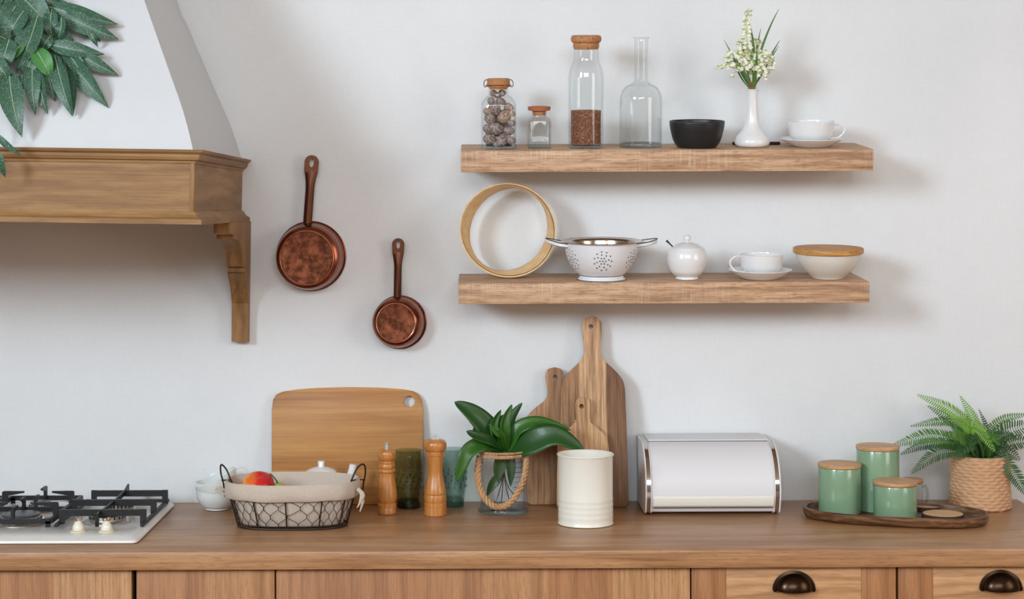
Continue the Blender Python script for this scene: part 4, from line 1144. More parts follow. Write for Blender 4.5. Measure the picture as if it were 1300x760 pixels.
for r_ in range(-1, 5):
    for c_ in range(nc):
        u0 = c_+(.5 if r_ % 2 else 0); v0 = r_*hh*.98+.06
        # vertical-ish twist between rows and zigzag
        A = (u0, v0); B = (u0, v0+hh*.34); Cc = (u0+.5, v0+hh*.98); D = (u0-.5, v0+hh*.98)
        for p, q in ((A, B), (B, Cc), (B, D)):
            pts_ = []
            for j in range(4):
                f = j/3; v = p[1]+(q[1]-p[1])*f
                if 0 <= v <= 1: pts_.append(hexp(p[0]+(q[0]-p[0])*f+.06*sin(7*v+c_), v))
            if len(pts_) >= 2: tube(bm, pts_, .0011 if p == A else .0007, 5)
# basket floor: lattice
for i in range(-5, 6):
    x = i*.022; yy = .068*(1-(abs(x)/.125)**2.6)**(1/2.6) if abs(x) < .125 else 0
    if yy > 0: tube(bm, [(x, -yy, .003), (x, yy, .003)], .0007, 5)
finish('chicken_wire', bm, M['wire'], bk)
# handles
for sg in (-1, 1):
    bm = bmesh.new(); sx = sg*82/bs
    tube(bm, curve([(sx*.97, -.026, .060), (sx*1.0, -.026, .094), (sx*1.04, -.024, .112), (sx*1.075, -.016, .130), (sx*1.10, 0, .1385), (sx*1.075, .016, .130), (sx*1.04, .024, .112), (sx*1.0, .026, .094), (sx*.97, .026, .060)], 6), .0021, 8)
    tube(bm, [(sx*1.02, -.028, .098), (sx*.96, -.010, .101), (sx*.96, .010, .101), (sx*1.02, .028, .098)], .0017, 7)
    bmesh.ops.transform(bm, matrix=Matrix.Translation((sx, 0, .09)) @ Matrix.Rotation(R(-sg*(32)), 4, 'Z') @ Matrix.Translation((-sx, 0, -.09)), verts=bm.verts)
    finish('handle', bm, M['wire'], bk)
# linen liner
bm = bmesh.new(); rings = []
def wob(i, a, f): return a*sin(f*2*pi*i/nth+.7)+a*.6*sin((f*2+1)*2*pi*i/nth)
def lr(t, off, dz, a=0, f=7):
    out = []
    for i in range(nth):
        o_ = off+(wob(i, a, f) if a else 0)
        out.append(bp(2*pi*i/nth, t, o_)+Vector((0, 0, dz+(wob(i, a*.8, 5) if a else 0))))
    return out
rings = [lr(.03, -.012, 0), lr(.1, -.006, 0, .0012, 11), lr(.5, -.0045, 0, .0014, 9), lr(.95, -.0038, 0, .0008), lr(1.0, -.0025, .010, .0008), lr(1.0, .001, .0165, .0006), lr(1.0, .0045, .013, .0008), lr(1.0, .0060, .002, .001), lr(.92, .0075, 0, .001, 8), lr(.79, .0090, 0, .0014, 6), lr(.77, .0065, -.001, .001, 6)]
loft(bm, rings, cap0=True)
ln_ = finish('linen_liner', bm, M['linen'], bk, True, 80)
bm = bmesh.new()
for dx, dy, dz in ((.006, -.004, -.050), (.0, -.010, -.040), (.010, -.012, -.022)):
    b0 = Vector((84/bs, -.045, .088)); tube(bm, bez(b0, b0+Vector((.020, -.004, -.010)), b0+Vector((dx, dy, dz)), 10), [.0045]*8+[.003, .002, .001], 6)
finish('linen_tie', bm, M['linen'], ln_); bm = bmesh.new()
b0 = Vector((-84/bs, -.035, .086)); tube(bm, curve([b0, b0+Vector((-.010, -.004, .006)), b0+Vector((-.018, -.006, .002)), b0+Vector((-.008, -.006, -.006)), b0+Vector((.002, -.004, -.010))]), .0028, 6)
finish('linen_tie', bm, M['linen'], ln_)
bm = bmesh.new(); zf = .040
loft(bm, [[Vector((p.x*k, p.y*k, z)) for p in (bp(2*pi*i/nth, .45, -.006) for i in range(nth))] for k, z in ((1.0, .052), (.9, .046), (.6, .041), (.2, .040), (.01, .040))], cap1=True)
finish('linen_fold', bm, M['linen'], ln_, True, 80)
# fruit
apc = P(328, 619, -.305)
ap = thing('apple', 'red and yellow apple showing above the linen in the wire basket', 'apple', apc)
ra = 20.5/S(-.305)
bm = lathe([(max(1e-4, x*ra), z*ra) for x, z in smoothprof([(0, -.72), (.25, -.86), (.6, -.72), (.93, -.2), (1.0, .2), (.88, .62), (.55, .86), (.22, .84), (0, .66)], 5)], 40)
bmesh.ops.transform(bm, matrix=Matrix.Rotation(R(20), 4, 'X'), verts=bm.verts)
finish('fruit_body', bm, M['apple'], ap, True, 180)
bm = bmesh.new(); tube(bm, [(0, 0, .6*ra), (.002, .004, 1.0*ra)], .0012, 6); finish('stem', bm, M['stem'], ap)
prc = P(353, 628, -.30)
pr_ = thing('pear', 'small green pear with curved stem beside the apple in the wire basket', 'pear', prc)
bm = lathe([(max(1e-4, x/540), z/540) for x, z in smoothprof([(0, -9), (8, -8), (13.5, -3), (12.5, 5), (8, 11), (5, 14), (0, 15)], 5)], 32)
finish('fruit_body', bm, M['pear'], pr_, True, 180)
bm = bmesh.new(); tube(bm, curve([(0, 0, .025), (-.003, -.004, .033), (-.008, -.005, .040), (-.015, -.004, .047), (-.018, -.003, .048)]), [.0028]+[.0018]*18+[.0018]*5+[.0022], 7)
finish('stem', bm, M['stem'], pr_)
# hidden fruit carrying them
k = 0
# ------------------------------------------------------------------ bamboo chopping board
def lean_board(name, label, cat, outline_px, base_y, lean, thick, mat, hole, hole_r, parent_cx, bev=.003, rz=0):
    """outline in px (seen at base_y..wall); built flat then leaned back by lean"""
    cx, by = parent_cx
    o0 = P(cx, by, base_y); o0.z = CT+.0006
    s_ = S(base_y*.55)
    out = [((x-cx)/s_, (by-y)/s_/cos(lean)) for x, y in outline_px]
    bm = bmesh.new(); prism(bm, out, 0, thick, bev=bev)
    o = finish(name, bm, mat, None, True, 30)
    if hole:
        drill(o, (hole[0]-cx)/s_, (by-hole[1])/s_/cos(lean), hole_r/s_)
        for p in o.data.polygons: p.use_smooth = True
        o.data.set_sharp_from_angle(angle=R(30))
    o.location = o0; o.rotation_euler = (-lean, 0, 0)
    o.location.y = base_y
    tag(o, label, cat); return o
def mir(pts): return pts
ol = [(345, 640.5), (344.5, 520), (346, 509), (350, 502.5), (358, 499), (375, 496.5), (400, 494.5), (440, 493.5), (480, 494.2), (510, 496.5), (524, 499), (531, 503), (535, 510), (536.5, 522), (537.5, 640.5)]
lean_board('chopping_board', 'wide rectangular bamboo chopping board with corner hole, behind the wire basket', 'chopping board', ol, -.045, R(6.2), .016, M['bamboo'], (519, 512), 7.2, (441, 640.5))
def paddle(label, cx, top, half, bot, base_y, lean, mat, hole, name='serving_board'):
    """half: (half width, row) pairs from the handle down"""
    right = smoothprof([(cx, top)]+[(cx+w, y) for w, y in half], 6)
    hb = half[-1][0]
    right += [(cx+hb-1.5, bot-2.5), (cx+hb-6, bot)]
    left = [(2*cx-x, y) for x, y in right[1:]][::-1]
    return lean_board(name, label, 'serving board', right+left, base_y, lean, .018, mat, hole, 3.0, (cx, bot), .0035)
paddle('mid-sized paddle board with rounded handle, partly behind the tallest paddle board', 705.5, 469, [(7.5, 471), (10.8, 476.5), (11, 484), (9.6, 494), (9.2, 503), (13.5, 511.5), (26, 521), (34.5, 530.5), (37, 541), (37.3, 580), (37, 634)], 641, -.060, R(5.5), M['acacia_l'], (706, 481.5))
paddle('tallest paddle-shaped mango wood board leaning on the wall beside the bread bin', 755, 404, [(7.5, 406.5), (12, 413), (12.4, 424), (10.6, 440), (11, 452), (16, 461), (28.5, 473), (37, 483.5), (40.3, 495), (41.2, 518), (42, 560), (43, 636)], 642.5, -.098, R(8.6), M['acacia'], (753.5, 417.5))
paddle('smallest paddle board leaning in front of the tallest board, behind the cream canister', 741.5, 505, [(6, 507), (8.8, 512), (9, 521), (8.5, 531), (10, 537), (19, 545), (27, 552), (31, 560), (32.5, 580), (34, 638)], 644, -.125, R(9), M['acacia_l2'], (740, 517))

# ------------------------------------------------------------------ pepper mills and green tumblers
def mill(label, px, row, s0, prof, stem, mat):
    k = K(px, row); s_ = S(k.y)
    t = thing('pepper_mill', label, 'pepper mill', (k.x, k.y, CT+.0005))
    hd = [p for p in prof if p[1] >= s0]; bd = [p for p in prof if p[1] <= s0]
    finish('mill_body', lathe([(max(1e-4, r/s_), z/s_) for r, z in bd], 40), mat, t, True, 32)
    finish('mill_head', lathe([(max(1e-4, r/s_), z/s_) for r, z in hd], 40), mat, t, True, 32)
    return t, s_
z5 = 5.846
def pf(pts, base): return [(w/z5, (base-y)/z5) for w, y in pts]
pr = pf([(66,662),(70,659),(70,620),(69,617),(70,614),(70,592),(66,588),(62,584)], 662)+smoothprof(pf([(60,583),(70,560),(74,530),(71,490),(63,430),(58,390),(56,362)], 662), 5)[0:]+pf([(60,358),(64,350),(64,342),(60,334),(56,330),(60,325),(62,312),(60,298),(55,290),(58,284),(57,274)], 662)
hd = pf([(57,273.9),(52,270)], 662)+smoothprof(pf([(56,268),(66,250),(68,228),(64,205),(50,190),(30,184),(0,182)], 662), 5)
t, s_ = mill('shorter turned wooden pepper mill between basket and dark green tumbler', 491.5, 651.5, (662-274)/z5, pr+hd, 0, M['mill'])
finish('metal_knob', lathe([(3.1/s_, 81/s_), (3.1/s_, 86/s_), (2.2/s_, 86.5/s_), (2.6/s_, 87.5/s_), (2.6/s_, 89.5/s_), (1.8/s_, 90.3/s_)], 20), M['bright'], t)
pr = pf([(79,676),(83,673),(83,612),(81,609),(83,606),(83,585),(80,581)], 676)+pf([(77,579)], 676)+smoothprof(pf([(80,574),(83,555),(81,530),(76,522)], 676), 4)+pf([(74,520),(80,514)], 676)+smoothprof(pf([(80,510),(76,480),(66,430),(58,385),(55,350),(57,300),(62,262),(65,242)], 676), 5)+pf([(66,240),(62,236),(68,232),(69,224),(66,218),(69,212),(68,206)], 676)
hd = smoothprof(pf([(68,205.9),(80,190),(86,165),(82,138),(66,120),(40,113),(0,111)], 676), 6)
t, s_ = mill('taller turned wooden pepper mill between the two green tumblers', 552.8, 653.5, (676-206)/z5, pr+hd, 0, M['mill'])
bm = bmesh.new()
for dx in (-3.2, 0, 3.0): tube(bm, [(dx/s_, 0, 95.5/s_), (dx/s_, 0, (101+(.8 if dx == 0 else 0))/s_)], .0013, 8)
box(bm, -.0075, .0075, -.003, .003, 95.8/s_, 97/s_)
finish('metal_knob', bm, M['bright'], t)
def tumbler(label, px, row, rt, rb, h, mat, matb):
    k = K(px, row); s_ = S(k.y)
    t = thing('tumbler', label, 'glass', (k.x, k.y, CT+.0005))
    out = smoothprof([(rb/s_, 0), (rb*1.02/s_, .002), (rb*1.04/s_, 10/s_), (rb*1.13/s_, 17/s_), (rt*1.0/s_, 35/s_), (rt*1.03/s_, 55/s_), (rt/s_, h/s_)], 5)
    inn = [(max(1e-4, r-.0032), max(z, 13/s_)) for r, z in out][::-1]
    finish('glass_wall', lathe(out+inn, 48), mat, t, True, 50)
    finish('glass_base', lathe([((rb-1)/s_, .0006), ((rb)/s_, .003), ((rb)/s_, 9/s_), ((rb-1)/s_, 11/s_), (1e-4, 12/s_)], 40), matb, t, True, 40)
    bm = bmesh.new()
    for k_ in range(13): 
        for j in range(3):
            a = 2*pi*(k_+.5*j)/13; r_ = (rt*1.02)/s_; z_ = (26+9*j)/s_
            bmesh.ops.create_icosphere(bm, subdivisions=1, radius=.0035, matrix=Matrix.Translation(((r_-.001)*cos(a), (r_-.001)*sin(a), z_)) @ Matrix.Diagonal((.6, .6, 1.2, 1)))
    finish('relief', bm, mat, t)
tumbler('dark olive green glass tumbler in front of the bamboo board', 519, 644, 17.8, 14.2, 73, M['olive'], M['olivebase'])
tumbler('sea green glass tumbler behind the drooping leaf, against the white wall', 575.5, 642.5, 17.3, 13.5, 73, M['teal'], M['tealbase'])

# ------------------------------------------------------------------ glass jar with rope and orchid
k = K(639, 649); s = S(k.y); jY = k.y
jv = thing('glass_jar', 'clear glass jar vase with jute rope handle holding broad green leaves', 'vase', (k.x, k.y, CT+.0005))
out = smoothprof([(31/s, 0), (32/s, .002), (31.8/s, 5/s), (29.5/s, 9/s), (29/s, 16/s), (29/s, 50/s), (29/s, 76/s), (29.8/s, 78.5/s)], 5)
inn = [(r-.003, max(z, .010)) for r, z in out][::-1]
finish('jar_body', lathe(out+inn, 56), M['jarglass'], jv, True, 50)
finish('glass_base', lathe([(30.5/s, .0006), (31.3/s, .002), (31/s, 5/s), (26/s, 7.5/s), (1e-4, 6/s)], 48), M['glassbase'], jv, True, 50)
def rope(bm, cv, r, turns):
    cv = [Vector(p) for p in cv]; n = len(cv)
    for st in range(3):
        pts_ = []; up = Vector((.13, .97, .2))
        for i, p in enumerate(cv):
            tt = (cv[min(i+1, n-1)]-cv[max(i-1, 0)]).normalized(); x = (up-tt*up.dot(tt)).normalized(); y = tt.cross(x)
            a = 2*pi*(turns*i/(n-1)+st/3); pts_.append(p+(x*cos(a)+y*sin(a))*r*.56)
        tube(bm, pts_, r*.50, 7)
bm = bmesh.new()
rope(bm, [(29.8/s*cos(a), 29.8/s*sin(a), 72.5/s) for a in [2*pi*i/90 for i in range(91)]], .0046, 14)
rope(bm, [(30/s*cos(a), 30/s*sin(a), 77/s) for a in [2*pi*i/90 for i in range(91)]], .0026, 14)
finish('rope_collar', bm, M['rope'], jv, True, 70)
rc = curve([(-30/s, -.020, 70/s), (-32.5/s, -.030, 50/s), (-27/s, -.044, 26/s), (-11/s, -.056, 11.5/s), (8/s, -.058, 16/s), (22/s, -.048, 36/s), (28/s, -.036, 54/s), (29/s, -.024, 70/s)], 14)
bm = bmesh.new(); rope(bm, rc, .0080, 9)
rh = finish('rope_handle', bm, M['rope'], jv, True, 70)
bm = bmesh.new()
for sg, e in ((-1, rc[0]), (1, rc[-1])):
    bmesh.ops.create_cone(bm, segments=16, radius1=.0078, radius2=.0078, depth=.020, cap_ends=True, matrix=Matrix.Translation(e+Vector((0, 0, -.003))))
    tube(bm, [e+Vector((0, -.002, .008)), e+Vector((-sg*.005, .002, .013)), e+Vector((-sg*.010, .004, .009))], .002, 7)
finish('metal_clasp', bm, M['chrome'], rh, True, 40)
bm = bmesh.new()
for z in range(8):
    zc = (28+z*6.2)/s
    tube(bm, [(27.3/s*cos(R(a)), 27.3/s*sin(R(a)), zc+.0015*sin(R(a*3))) for a in range(-62, 10, 6)][::1], .0006, 5)
finish('black_markings', bm, M['dark'], jv)
oc = P(641, 575, jY)
orc = thing('leafy_cutting', 'cutting of broad glossy dark green leaves standing in the rope-handled jar', 'plant', oc)
def lf(pts_, w, dys, mat, nrm=(0, -1, .35), fold=.22, prof=None):
    bm = bmesh.new(); ps = [P(*p, jY+dy)-oc for p, dy in zip(pts_, dys)]
    blade(bm, curve(ps, 6), w/s, Vector(nrm).normalized(), fold, prof=prof or (lambda t: max(.02, (sin(pi*min(1, .1+.9*t**.85)))**.75*(1 if t > .25 else .45+2.2*t))), cols=6)
    o = finish('leaf', bm, mat, orc, True, 80); solidify(o, .0006); return o
lf([(640,572),(622,548),(600,525),(577,510)], 31, (0, -.01, -.02, -.02), M['orchid'], (.3, -1, .5), .25)
lf([(638,572),(625,560),(603,553),(592,547)], 17, (0, -.03, -.045, -.05), M['orchid'], (0, -1, .9), .3)
lf([(636,572),(617,563),(595,572),(586,592),(579,611)], 20, (0, -.025, -.05, -.055, -.05), M['orchid2'], (.2, -1, .5), .25)
lf([(636,575),(615,560),(606,550),(602,541)], 14, (0, .0, .02, .03), M['orchid'], (0, -1, .3), .2)
lf([(641,572),(630,552),(627,538),(636,520)], 15, (0, -.015, -.01, 0), M['orchid2'], (.5, -1, .1), .4)
lf([(642,572),(638,555),(630,548),(621,538)], 9, (0, -.03, -.045, -.05), M['orchid2'], (-.3, -1, .4), .3)
lf([(643,573),(640,550),(641,532),(650,513)], 16, (0, -.02, -.02, -.01), M['orchid2'], (.6, -1, .1), .5)
lf([(645,573),(645,550),(650,530),(663,511)], 16, (0, .0, .01, .02), M['orchid'], (-.5, -1, .1), .4)
lf([(640,572),(633,545),(634,535),(640,526)], 13, (0, .015, .02, .02), M['orchid'], (.1, -1, 0), .3)
lf([(644,574),(656,546),(685,536),(725,546)], 20, (0, -.01, -.02, -.03), M['orchid2'], (0, -1, .9), .3)
lf([(646,572),(672,562),(705,553),(742,572)], 35, (0, -.035, -.055, -.06), M['orchid'], (.1, -1, .55), .18)
for a_, m_, b_, w_ in (((640,572),(634,590),(630,612),18), ((640,600),(625,610),(618,630),13), ((646,572),(650,590),(648,618),13)):
    bm = bmesh.new(); blade(bm, [p-oc for p in bez(P(*a_, jY), P(*m_, jY-.01), P(*b_, jY-.012), 12)], w_/s, Vector((.2, -1, 0)).normalized(), .2); finish('leaf', bm, M['orchid'], orc, True, 80)
for b_ in ((628,640),(650,642),(636,645),(655,630)):
    bm = bmesh.new(); tube(bm, [p-oc for p in bez(P(641, 590, jY), P(638, 615, jY-.01), P(*b_, jY+random.uniform(-.02, .01)), 8)], .0012, 6); finish('stem', bm, M['bark'], orc)

# ------------------------------------------------------------------ cream canister
k = K(743.5, 664.5); s = S(k.y)
can = thing('utensil_canister', 'open cream enamel tin canister with ribbed lower band in front of paddle boards', 'canister', (k.x, k.y, CT+.0005))
r = 34.8/s; h = 88/s
pr = [(r*.96, 0), (r*1.01, .0015), (r*1.01, .004), (r*.99, .006)]
for z in (12, 19, 26, 33): pr += [(r*.996, (z-3)/s), (r*1.004, (z-1.6)/s), (r*1.004, (z+.2)/s), (r*.996, (z+1.4)/s)]
pr += [(r, h-.005), (r*1.03, h-.002), (r*1.045, h), (r*1.03, h+.0016), (r*.985, h), (r*.98, h-.01), (r*.975, .004), (1e-4, .004)]
finish('tin_body', lathe(pr, 64), M['enamel'], can, True, 50)

# ------------------------------------------------------------------ bread bin
bx0 = K(820, 656).x; bx1 = P(990, 655, -.20).x
bw = (bx1-bx0)/2
bb = thing('bread_bin', 'white roll-top bread bin with chrome edged ends, against the wall', 'bread bin', ((bx0+bx1)/2, -.006, CT+.0006))
bpf = [(0, .002), (-.185, .002), (-.196, .006)]+smoothprof([(-.200, .012), (-.212, .045), (-.208, .085), (-.186, .124), (-.152, .150), (-.118, .160), (-.100, .162)], 5)+[(0, .162)]
def bloft(bm, x0, x1, prof, cap=True):
    loft(bm, [[(x0, y, z) for y, z in prof], [(x1, y, z) for y, z in prof]], cap0=cap, cap1=cap)
def scl(pf_, d):
    cy, cz = -.09, .08
    out = []
    for y, z in pf_:
        v = Vector((y-cy, z-cz)); l = v.length; out.append((cy+v.x*(1+d/l), cz+v.y*(1+d/l)))
    return out
bm = bmesh.new(); bloft(bm, -bw+.012, bw-.012, scl(bpf, -.004)); finish('body', bm, M['bin'], bb, True, 30)
for sg in (-1, 1):
    bm = bmesh.new(); xs = sorted((sg*(bw-.003), sg*bw)); bloft(bm, xs[0], xs[1], bpf); e = finish('end_panel', bm, M['bin'], bb, True, 30)
    bm = bmesh.new(); xs = sorted((sg*(bw-.0035), sg*(bw-.012))); bloft(bm, xs[0], xs[1], scl(bpf, -.002)); finish('chrome_band', bm, M['chrome'], e, True, 30)
    bm = bmesh.new(); xs = sorted((sg*(bw-.0125), sg*(bw-.0155))); bloft(bm, xs[0], xs[1], scl(bpf, -.0008)); finish('inner_band', bm, M['bin'], e, True, 30)
# rolling lid shell
lid = smoothprof([(-.2065, .022), (-.2125, .045), (-.2085, .085), (-.186, .1245), (-.152, .1505), (-.120, .1600)], 5)
inn = [(y+.003*(1), z-.002) for y, z in lid][::-1]
bm = bmesh.new(); bloft(bm, -bw+.016, bw-.016, scl(lid+inn, .0012)); finish('roll_lid', bm, M['bin'], bb, True, 40)
bm = bmesh.new(); lp = [(-.2045, .024), (-.2125, .024), (-.2140, .027), (-.2150, .044), (-.213, .048)]
bloft(bm, -bw+.018, bw-.018, lp); lpo = finish('lid_lip', bm, M['bin_lip'], bb, True, 30); lpo['label'] = 'cream lip along the lid bottom'

bm = bmesh.new(); box(bm, -bw+.0155, bw-.0155, -.1195, -.002, .1624, .1652, .0008); finish('top_panel', bm, M['bin'], bb)
bm = bmesh.new(); box(bm, -bw+.016, bw-.016, -.1190, -.1100, .156, .1622); box(bm, -bw+.018, bw-.018, -.2060, -.2010, .0185, .0235); finish('gap_shade', bm, M['gap'], bb, False)  # dark strips painted in for the shadow gaps around the roll lid
# ------------------------------------------------------------------ tray with canisters
tc = K(1136, 659.5); ta = R(-18)
TL, TW = .207, .106
tray = thing('serving_tray', 'long oval dark carved wooden tray carrying the green canisters', 'tray', (tc.x, tc.y, CT+.0006), (0, 0, ta))
def oval(a, b, z, n=80, e=2.5): return circ(a, z, n, ry=b, e=e)
bm = bmesh.new()
loft(bm, [oval(TL-.014, TW-.014, 0), oval(TL-.004, TW-.004, .004), oval(TL, TW, .012), oval(TL, TW, .022), oval(TL-.003, TW-.003, .0245), oval(TL-.008, TW-.008, .0235), oval(TL-.011, TW-.011, .010), oval(TL-.016, TW-.016, .007)], cap0=True, cap1=True)
finish('tray_body', bm, M['tray'], tray, True, 50)
TZ = CT+.0082
def gcan(label, px, row, hw, h_px, name='storage_canister'):
    k = K(px, row, TZ); s_ = S(k.y); r = hw/s_; h = h_px/s_
    t = thing(name, label, 'canister', (k.x, k.y, TZ))
    finish('jar_body', lathe([(r*.90, 0), (r*.97, .0012), (r, .004), (r, h*.5), (r, h-.002), (r*.985, h), (1e-4, h)], 56), M['green'], t, True, 40)
    lt = .0085
    lo = finish('lid', lathe([(1e-4, h+.0004), (r*.96, h+.0004), (r*.97, h+.0016), (r*1.015, h+.0018), (r*1.02, h+.003), (r*1.02, h+lt), (r*1.0, h+lt+.0012), (1e-4, h+lt+.0014)], 56), M['lidwood'], t, True, 30)
    return t
gcan('medium sage green canister with bamboo lid, leftmost on the tray', 1066, 650.5, 26.7, 58)
gcan('tallest sage green canister with bamboo lid, at the back of the tray', 1114.5, 647, 26.7, 77)
gcan('shortest sage green canister with bamboo lid, at the front of the tray', 1136.5, 656.5, 27, 41.5)
# glass jar behind
k = K(1158, 646.5, TZ); s = S(k.y)
t = thing('clip_top_jar', 'small glass jar with brown wooden lid behind the shortest green canister', 'jar', (k.x, k.y, TZ))
pr = smoothprof([(12.5/s, 0), (13.4/s, .002), (13.4/s, .02), (13/s, 30/s), (11.5/s, 33/s)], 4); inn = [(x-.0022, max(z, .004)) for x, z in pr][::-1]
finish('jar_body', lathe(pr+inn, 40), M['jarglass'], t, True, 50)
finish('lid', lathe([(1e-4, 33.4/s), (12.6/s, 33.4/s), (13.9/s, 35/s), (13.9/s, 38/s), (13/s, 39.5/s), (1e-4, 39.8/s)], 40), M['lidwood3'], t, True, 35)
bm = bmesh.new(); tube(bm, curve([(12/s, -.004, 29/s), (16/s, -.005, 30/s), (18.5/s, -.005, 22/s), (17.5/s, -.005, 11/s), (13/s, -.005, 7/s)]), .0034, 10); finish('glass_handle', bm, M['glassbase'], t)
def coaster(label, px, row, r, dz, tz=0, rot=0):
    k = K(px, row, TZ+dz); s_ = S(k.y)
    t = thing('wood_slice_coaster', label, 'coaster', (k.x, k.y, TZ+dz), (rot, 0, 0))
    finish('bark_edge', lathe([(r/s_*.97, 0), (r/s_, .001), (r/s_, .0095), (r/s_*.985, .010)], 40), M['bark'], t, True, 30)
    finish('slice_top', lathe([(r/s_*.955, .0102), (r/s_*.95, .0108), (1e-4, .011)], 40, cap0=True), M['coaster'], t, True, 30)
coaster('round pale wood slice with dark bark edge lying on tray, nearer the right end', 1197, 657, 26, 0)
coaster('round pale wood slice lying on tray partly behind the other slice', 1176, 646.5, 20, 0)

# ------------------------------------------------------------------ potted fern
k = K(1244.5, 643.5); s = S(k.y); fY = k.y
fern = thing('potted_fern', 'green fern in a woven seagrass pot at the right end of the worktop', 'potted plant', (k.x, k.y, CT+.0005))
rb, rt, ph_ = 36.5/s, 35.5/s, 66/s
bm = bmesh.new(); rows_ = 16; n = 216; rings = [circ(rb*.9, 0, n)]
for j in range(rows_*4+1):
    z = ph_*j/(rows_*4); t_ = z/ph_
    base_r = rb+(rt-rb)*t_+.0012*sin(t_*9)
    row_ = j//4; fr = (j % 4)/4
    ring = []
    for i in range(n):
        a = 2*pi*i/n
        wv = sin(i*2*pi/12+(row_ % 2)*pi)   # over-under weave
        bul = sin(pi*fr)
        ring.append(((base_r+.0022*bul+.0018*wv*bul)*cos(a), (base_r+.0022*bul+.0018*wv*bul)*sin(a), z+.0006*sin(a*7+row_)+.0008*wv*t_*bul))
    rings.append(ring)
rings.append(circ(rt-.005, ph_+.001, n)); rings.append(circ(rt-.007, ph_-.02, n))
loft(bm, rings, cap0=True, cap1=True)
finish('woven_pot', bm, M['wicker'], fern, True, 70)
finish('soil', lathe([(rt-.0075, ph_-.021), (rt-.0075, ph_-.010), (1e-4, ph_-.004)], 32), M['soil'], fern)
fo_ = Vector((k.x, k.y, CT+.0005))
def frond(pts_, dys, w, mat, nrm=(0, -1, .4), npin=24, tiltseed=0):
    ps = [P(*p, fY+dy)-fo_ for p, dy in zip(pts_, dys)]
    path = curve(ps, 12); m = len(path)
    # arc-length param
    L_ = [0]
    for a, b in zip(path, path[1:]): L_.append(L_[-1]+(b-a).length)
    tot = L_[-1]
    def at(u):
        d = u*tot; i = max(j for j in range(m) if L_[j] <= d+1e-9); i = min(i, m-2)
        f = (d-L_[i])/max(1e-9, L_[i+1]-L_[i]); return path[i].lerp(path[i+1], f), (path[i+1]-path[i]).normalized()
    nrm = Vector(nrm).normalized(); bm = bmesh.new()
    tube(bm, path, [.0011*(1-.7*i/m) for i in range(m)], 5)
    npin = int(tot/.0062)
    for q in range(npin):
        u = .12+.87*q/npin; p, tt = at(u)
        sd = tt.cross(nrm).normalized(); ln = w/s*.5*max(.12, min(1, (1.02-u)*2.6)**.8)*min(1, .5+u*2)
        for sg in (-1, 1):
            d = (sd*sg+tt*.38+nrm*-.18+Vector((0, 0, -.12))).normalized()
            d = (d+Vector((random.uniform(-.08, .08),)*3)).normalized()
            cr = d.cross(nrm).normalized()*.0025*(.55+.45*min(1, (1-u)*3))
            a0 = bm.verts.new(p); e0 = bm.verts.new(p+d*ln*.25+cr*.9); e1 = bm.verts.new(p+d*ln*.25-cr*.7)
            f0 = bm.verts.new(p+d*ln*.7+cr*.85+tt*.0006); f1 = bm.verts.new(p+d*ln*.7-cr*.7+tt*.0006); tp_ = bm.verts.new(p+d*ln+tt*.0012)
            c0 = bm.verts.new(p+d*ln*.4+nrm*.0006)
            bm.faces.new((a0, e1, c0)); bm.faces.new((a0, c0, e0)); bm.faces.new((e0, c0, f0)); bm.faces.new((e1, f1, c0)); bm.faces.new((c0, f1, tp_)); bm.faces.new((c0, tp_, f0))
    finish('frond', bm, mat, fern, True, 60)
F1, F2, F3 = M['fern'], M['fern2'], M['fern3']
B = (1246, 580)
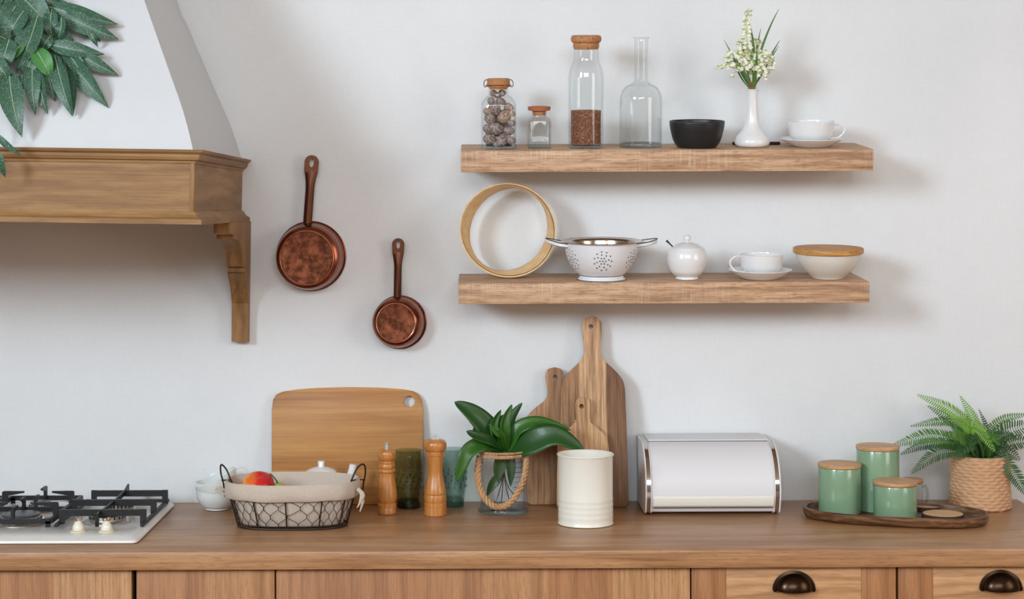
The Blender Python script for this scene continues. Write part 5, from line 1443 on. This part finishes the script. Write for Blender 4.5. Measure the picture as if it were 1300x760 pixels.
fr = [
 ([B,(1232,542),(1205,518),(1163,500)], (0,-.01,-.01,.0), 24, F2, (.3,-1,.6)),
 ([B,(1243,548),(1231,522),(1218,501)], (0,.0,.01,.02), 16, F2, (0,-1,.2)),
 ([B,(1254,560),(1252,540),(1242,518)], (.01,.03,.04,.045), 9, F1, (.2,-1,.1)),
 ([(1250,580),(1256,548),(1275,531),(1312,525)], (0,.0,.01,.01), 14, F3, (0,-1,.5)),
 ([(1250,580),(1260,560),(1282,546),(1316,536)], (0,-.03,-.05,-.06), 32, F1, (-.2,-1,.5)),
 ([B,(1232,552),(1205,534),(1154,541)], (0,-.01,.0,.01), 17, F3, (.1,-1,.6)),
 ([B,(1222,563),(1180,553),(1131,566)], (0,-.03,-.04,-.03), 26, F3, (.1,-1,.5)),
 ([B,(1220,566),(1180,562),(1142,577)], (0,.0,.01,.02), 20, F1, (0,-1,.5)),
 ([B,(1225,572),(1190,575),(1156,602)], (0,-.04,-.065,-.07), 24, F1, (.3,-1,.5)),
 ([(1240,575),(1232,545),(1245,548),(1264,574)], (0,-.03,-.06,-.085), 20, F2, (-.3,-1,.5)),
 ([(1250,580),(1268,578),(1285,598),(1306,632)], (0,-.045,-.065,-.06), 24, F1, (-.4,-1,.3)),
 ([(1250,580),(1268,566),(1290,560),(1316,560)], (0,-.02,-.02,-.02), 26, F1, (0,-1,.6)),
 ([B,(1225,550),(1200,528),(1176,514)], (0,.01,.02,.025), 18, F3, (.3,-1,.3)),
 ([B,(1230,560),(1215,552),(1195,552)], (0,-.05,-.08,-.09), 26, F3, (.2,-1,.8)),
 ([B,(1238,560),(1225,566),(1212,580)], (0,-.05,-.075,-.085), 26, F1, (.2,-1,.7)),
 ([(1250,580),(1262,560),(1275,552),(1290,556)], (0,-.06,-.09,-.11), 26, F1, (-.2,-1,.8)),
 ([B,(1244,560),(1240,556),(1230,566)], (0,-.07,-.09,-.10), 24, F1, (0,-1,.8)),
 ([(1250,580),(1255,560),(1262,552),(1270,566)], (0,-.06,-.08,-.09), 24, F3, (0,-1,.8)),
 ([B,(1238,550),(1222,535),(1205,530)], (0,-.03,-.04,-.05), 22, F2, (.2,-1,.6)),
 ([(1248,580),(1248,560),(1245,545),(1236,532)], (0,-.01,-.01,-.01), 20, F2, (0,-1,.5)),
 ([(1250,580),(1260,572),(1280,572),(1296,584)], (0,-.02,-.03,-.03), 24, F1, (0,-1,.6)),
 ([B,(1230,570),(1214,562),(1200,566)], (0,.02,.03,.03), 24, F1, (0,-1,.6)),
]
for a in fr: frond(*a)
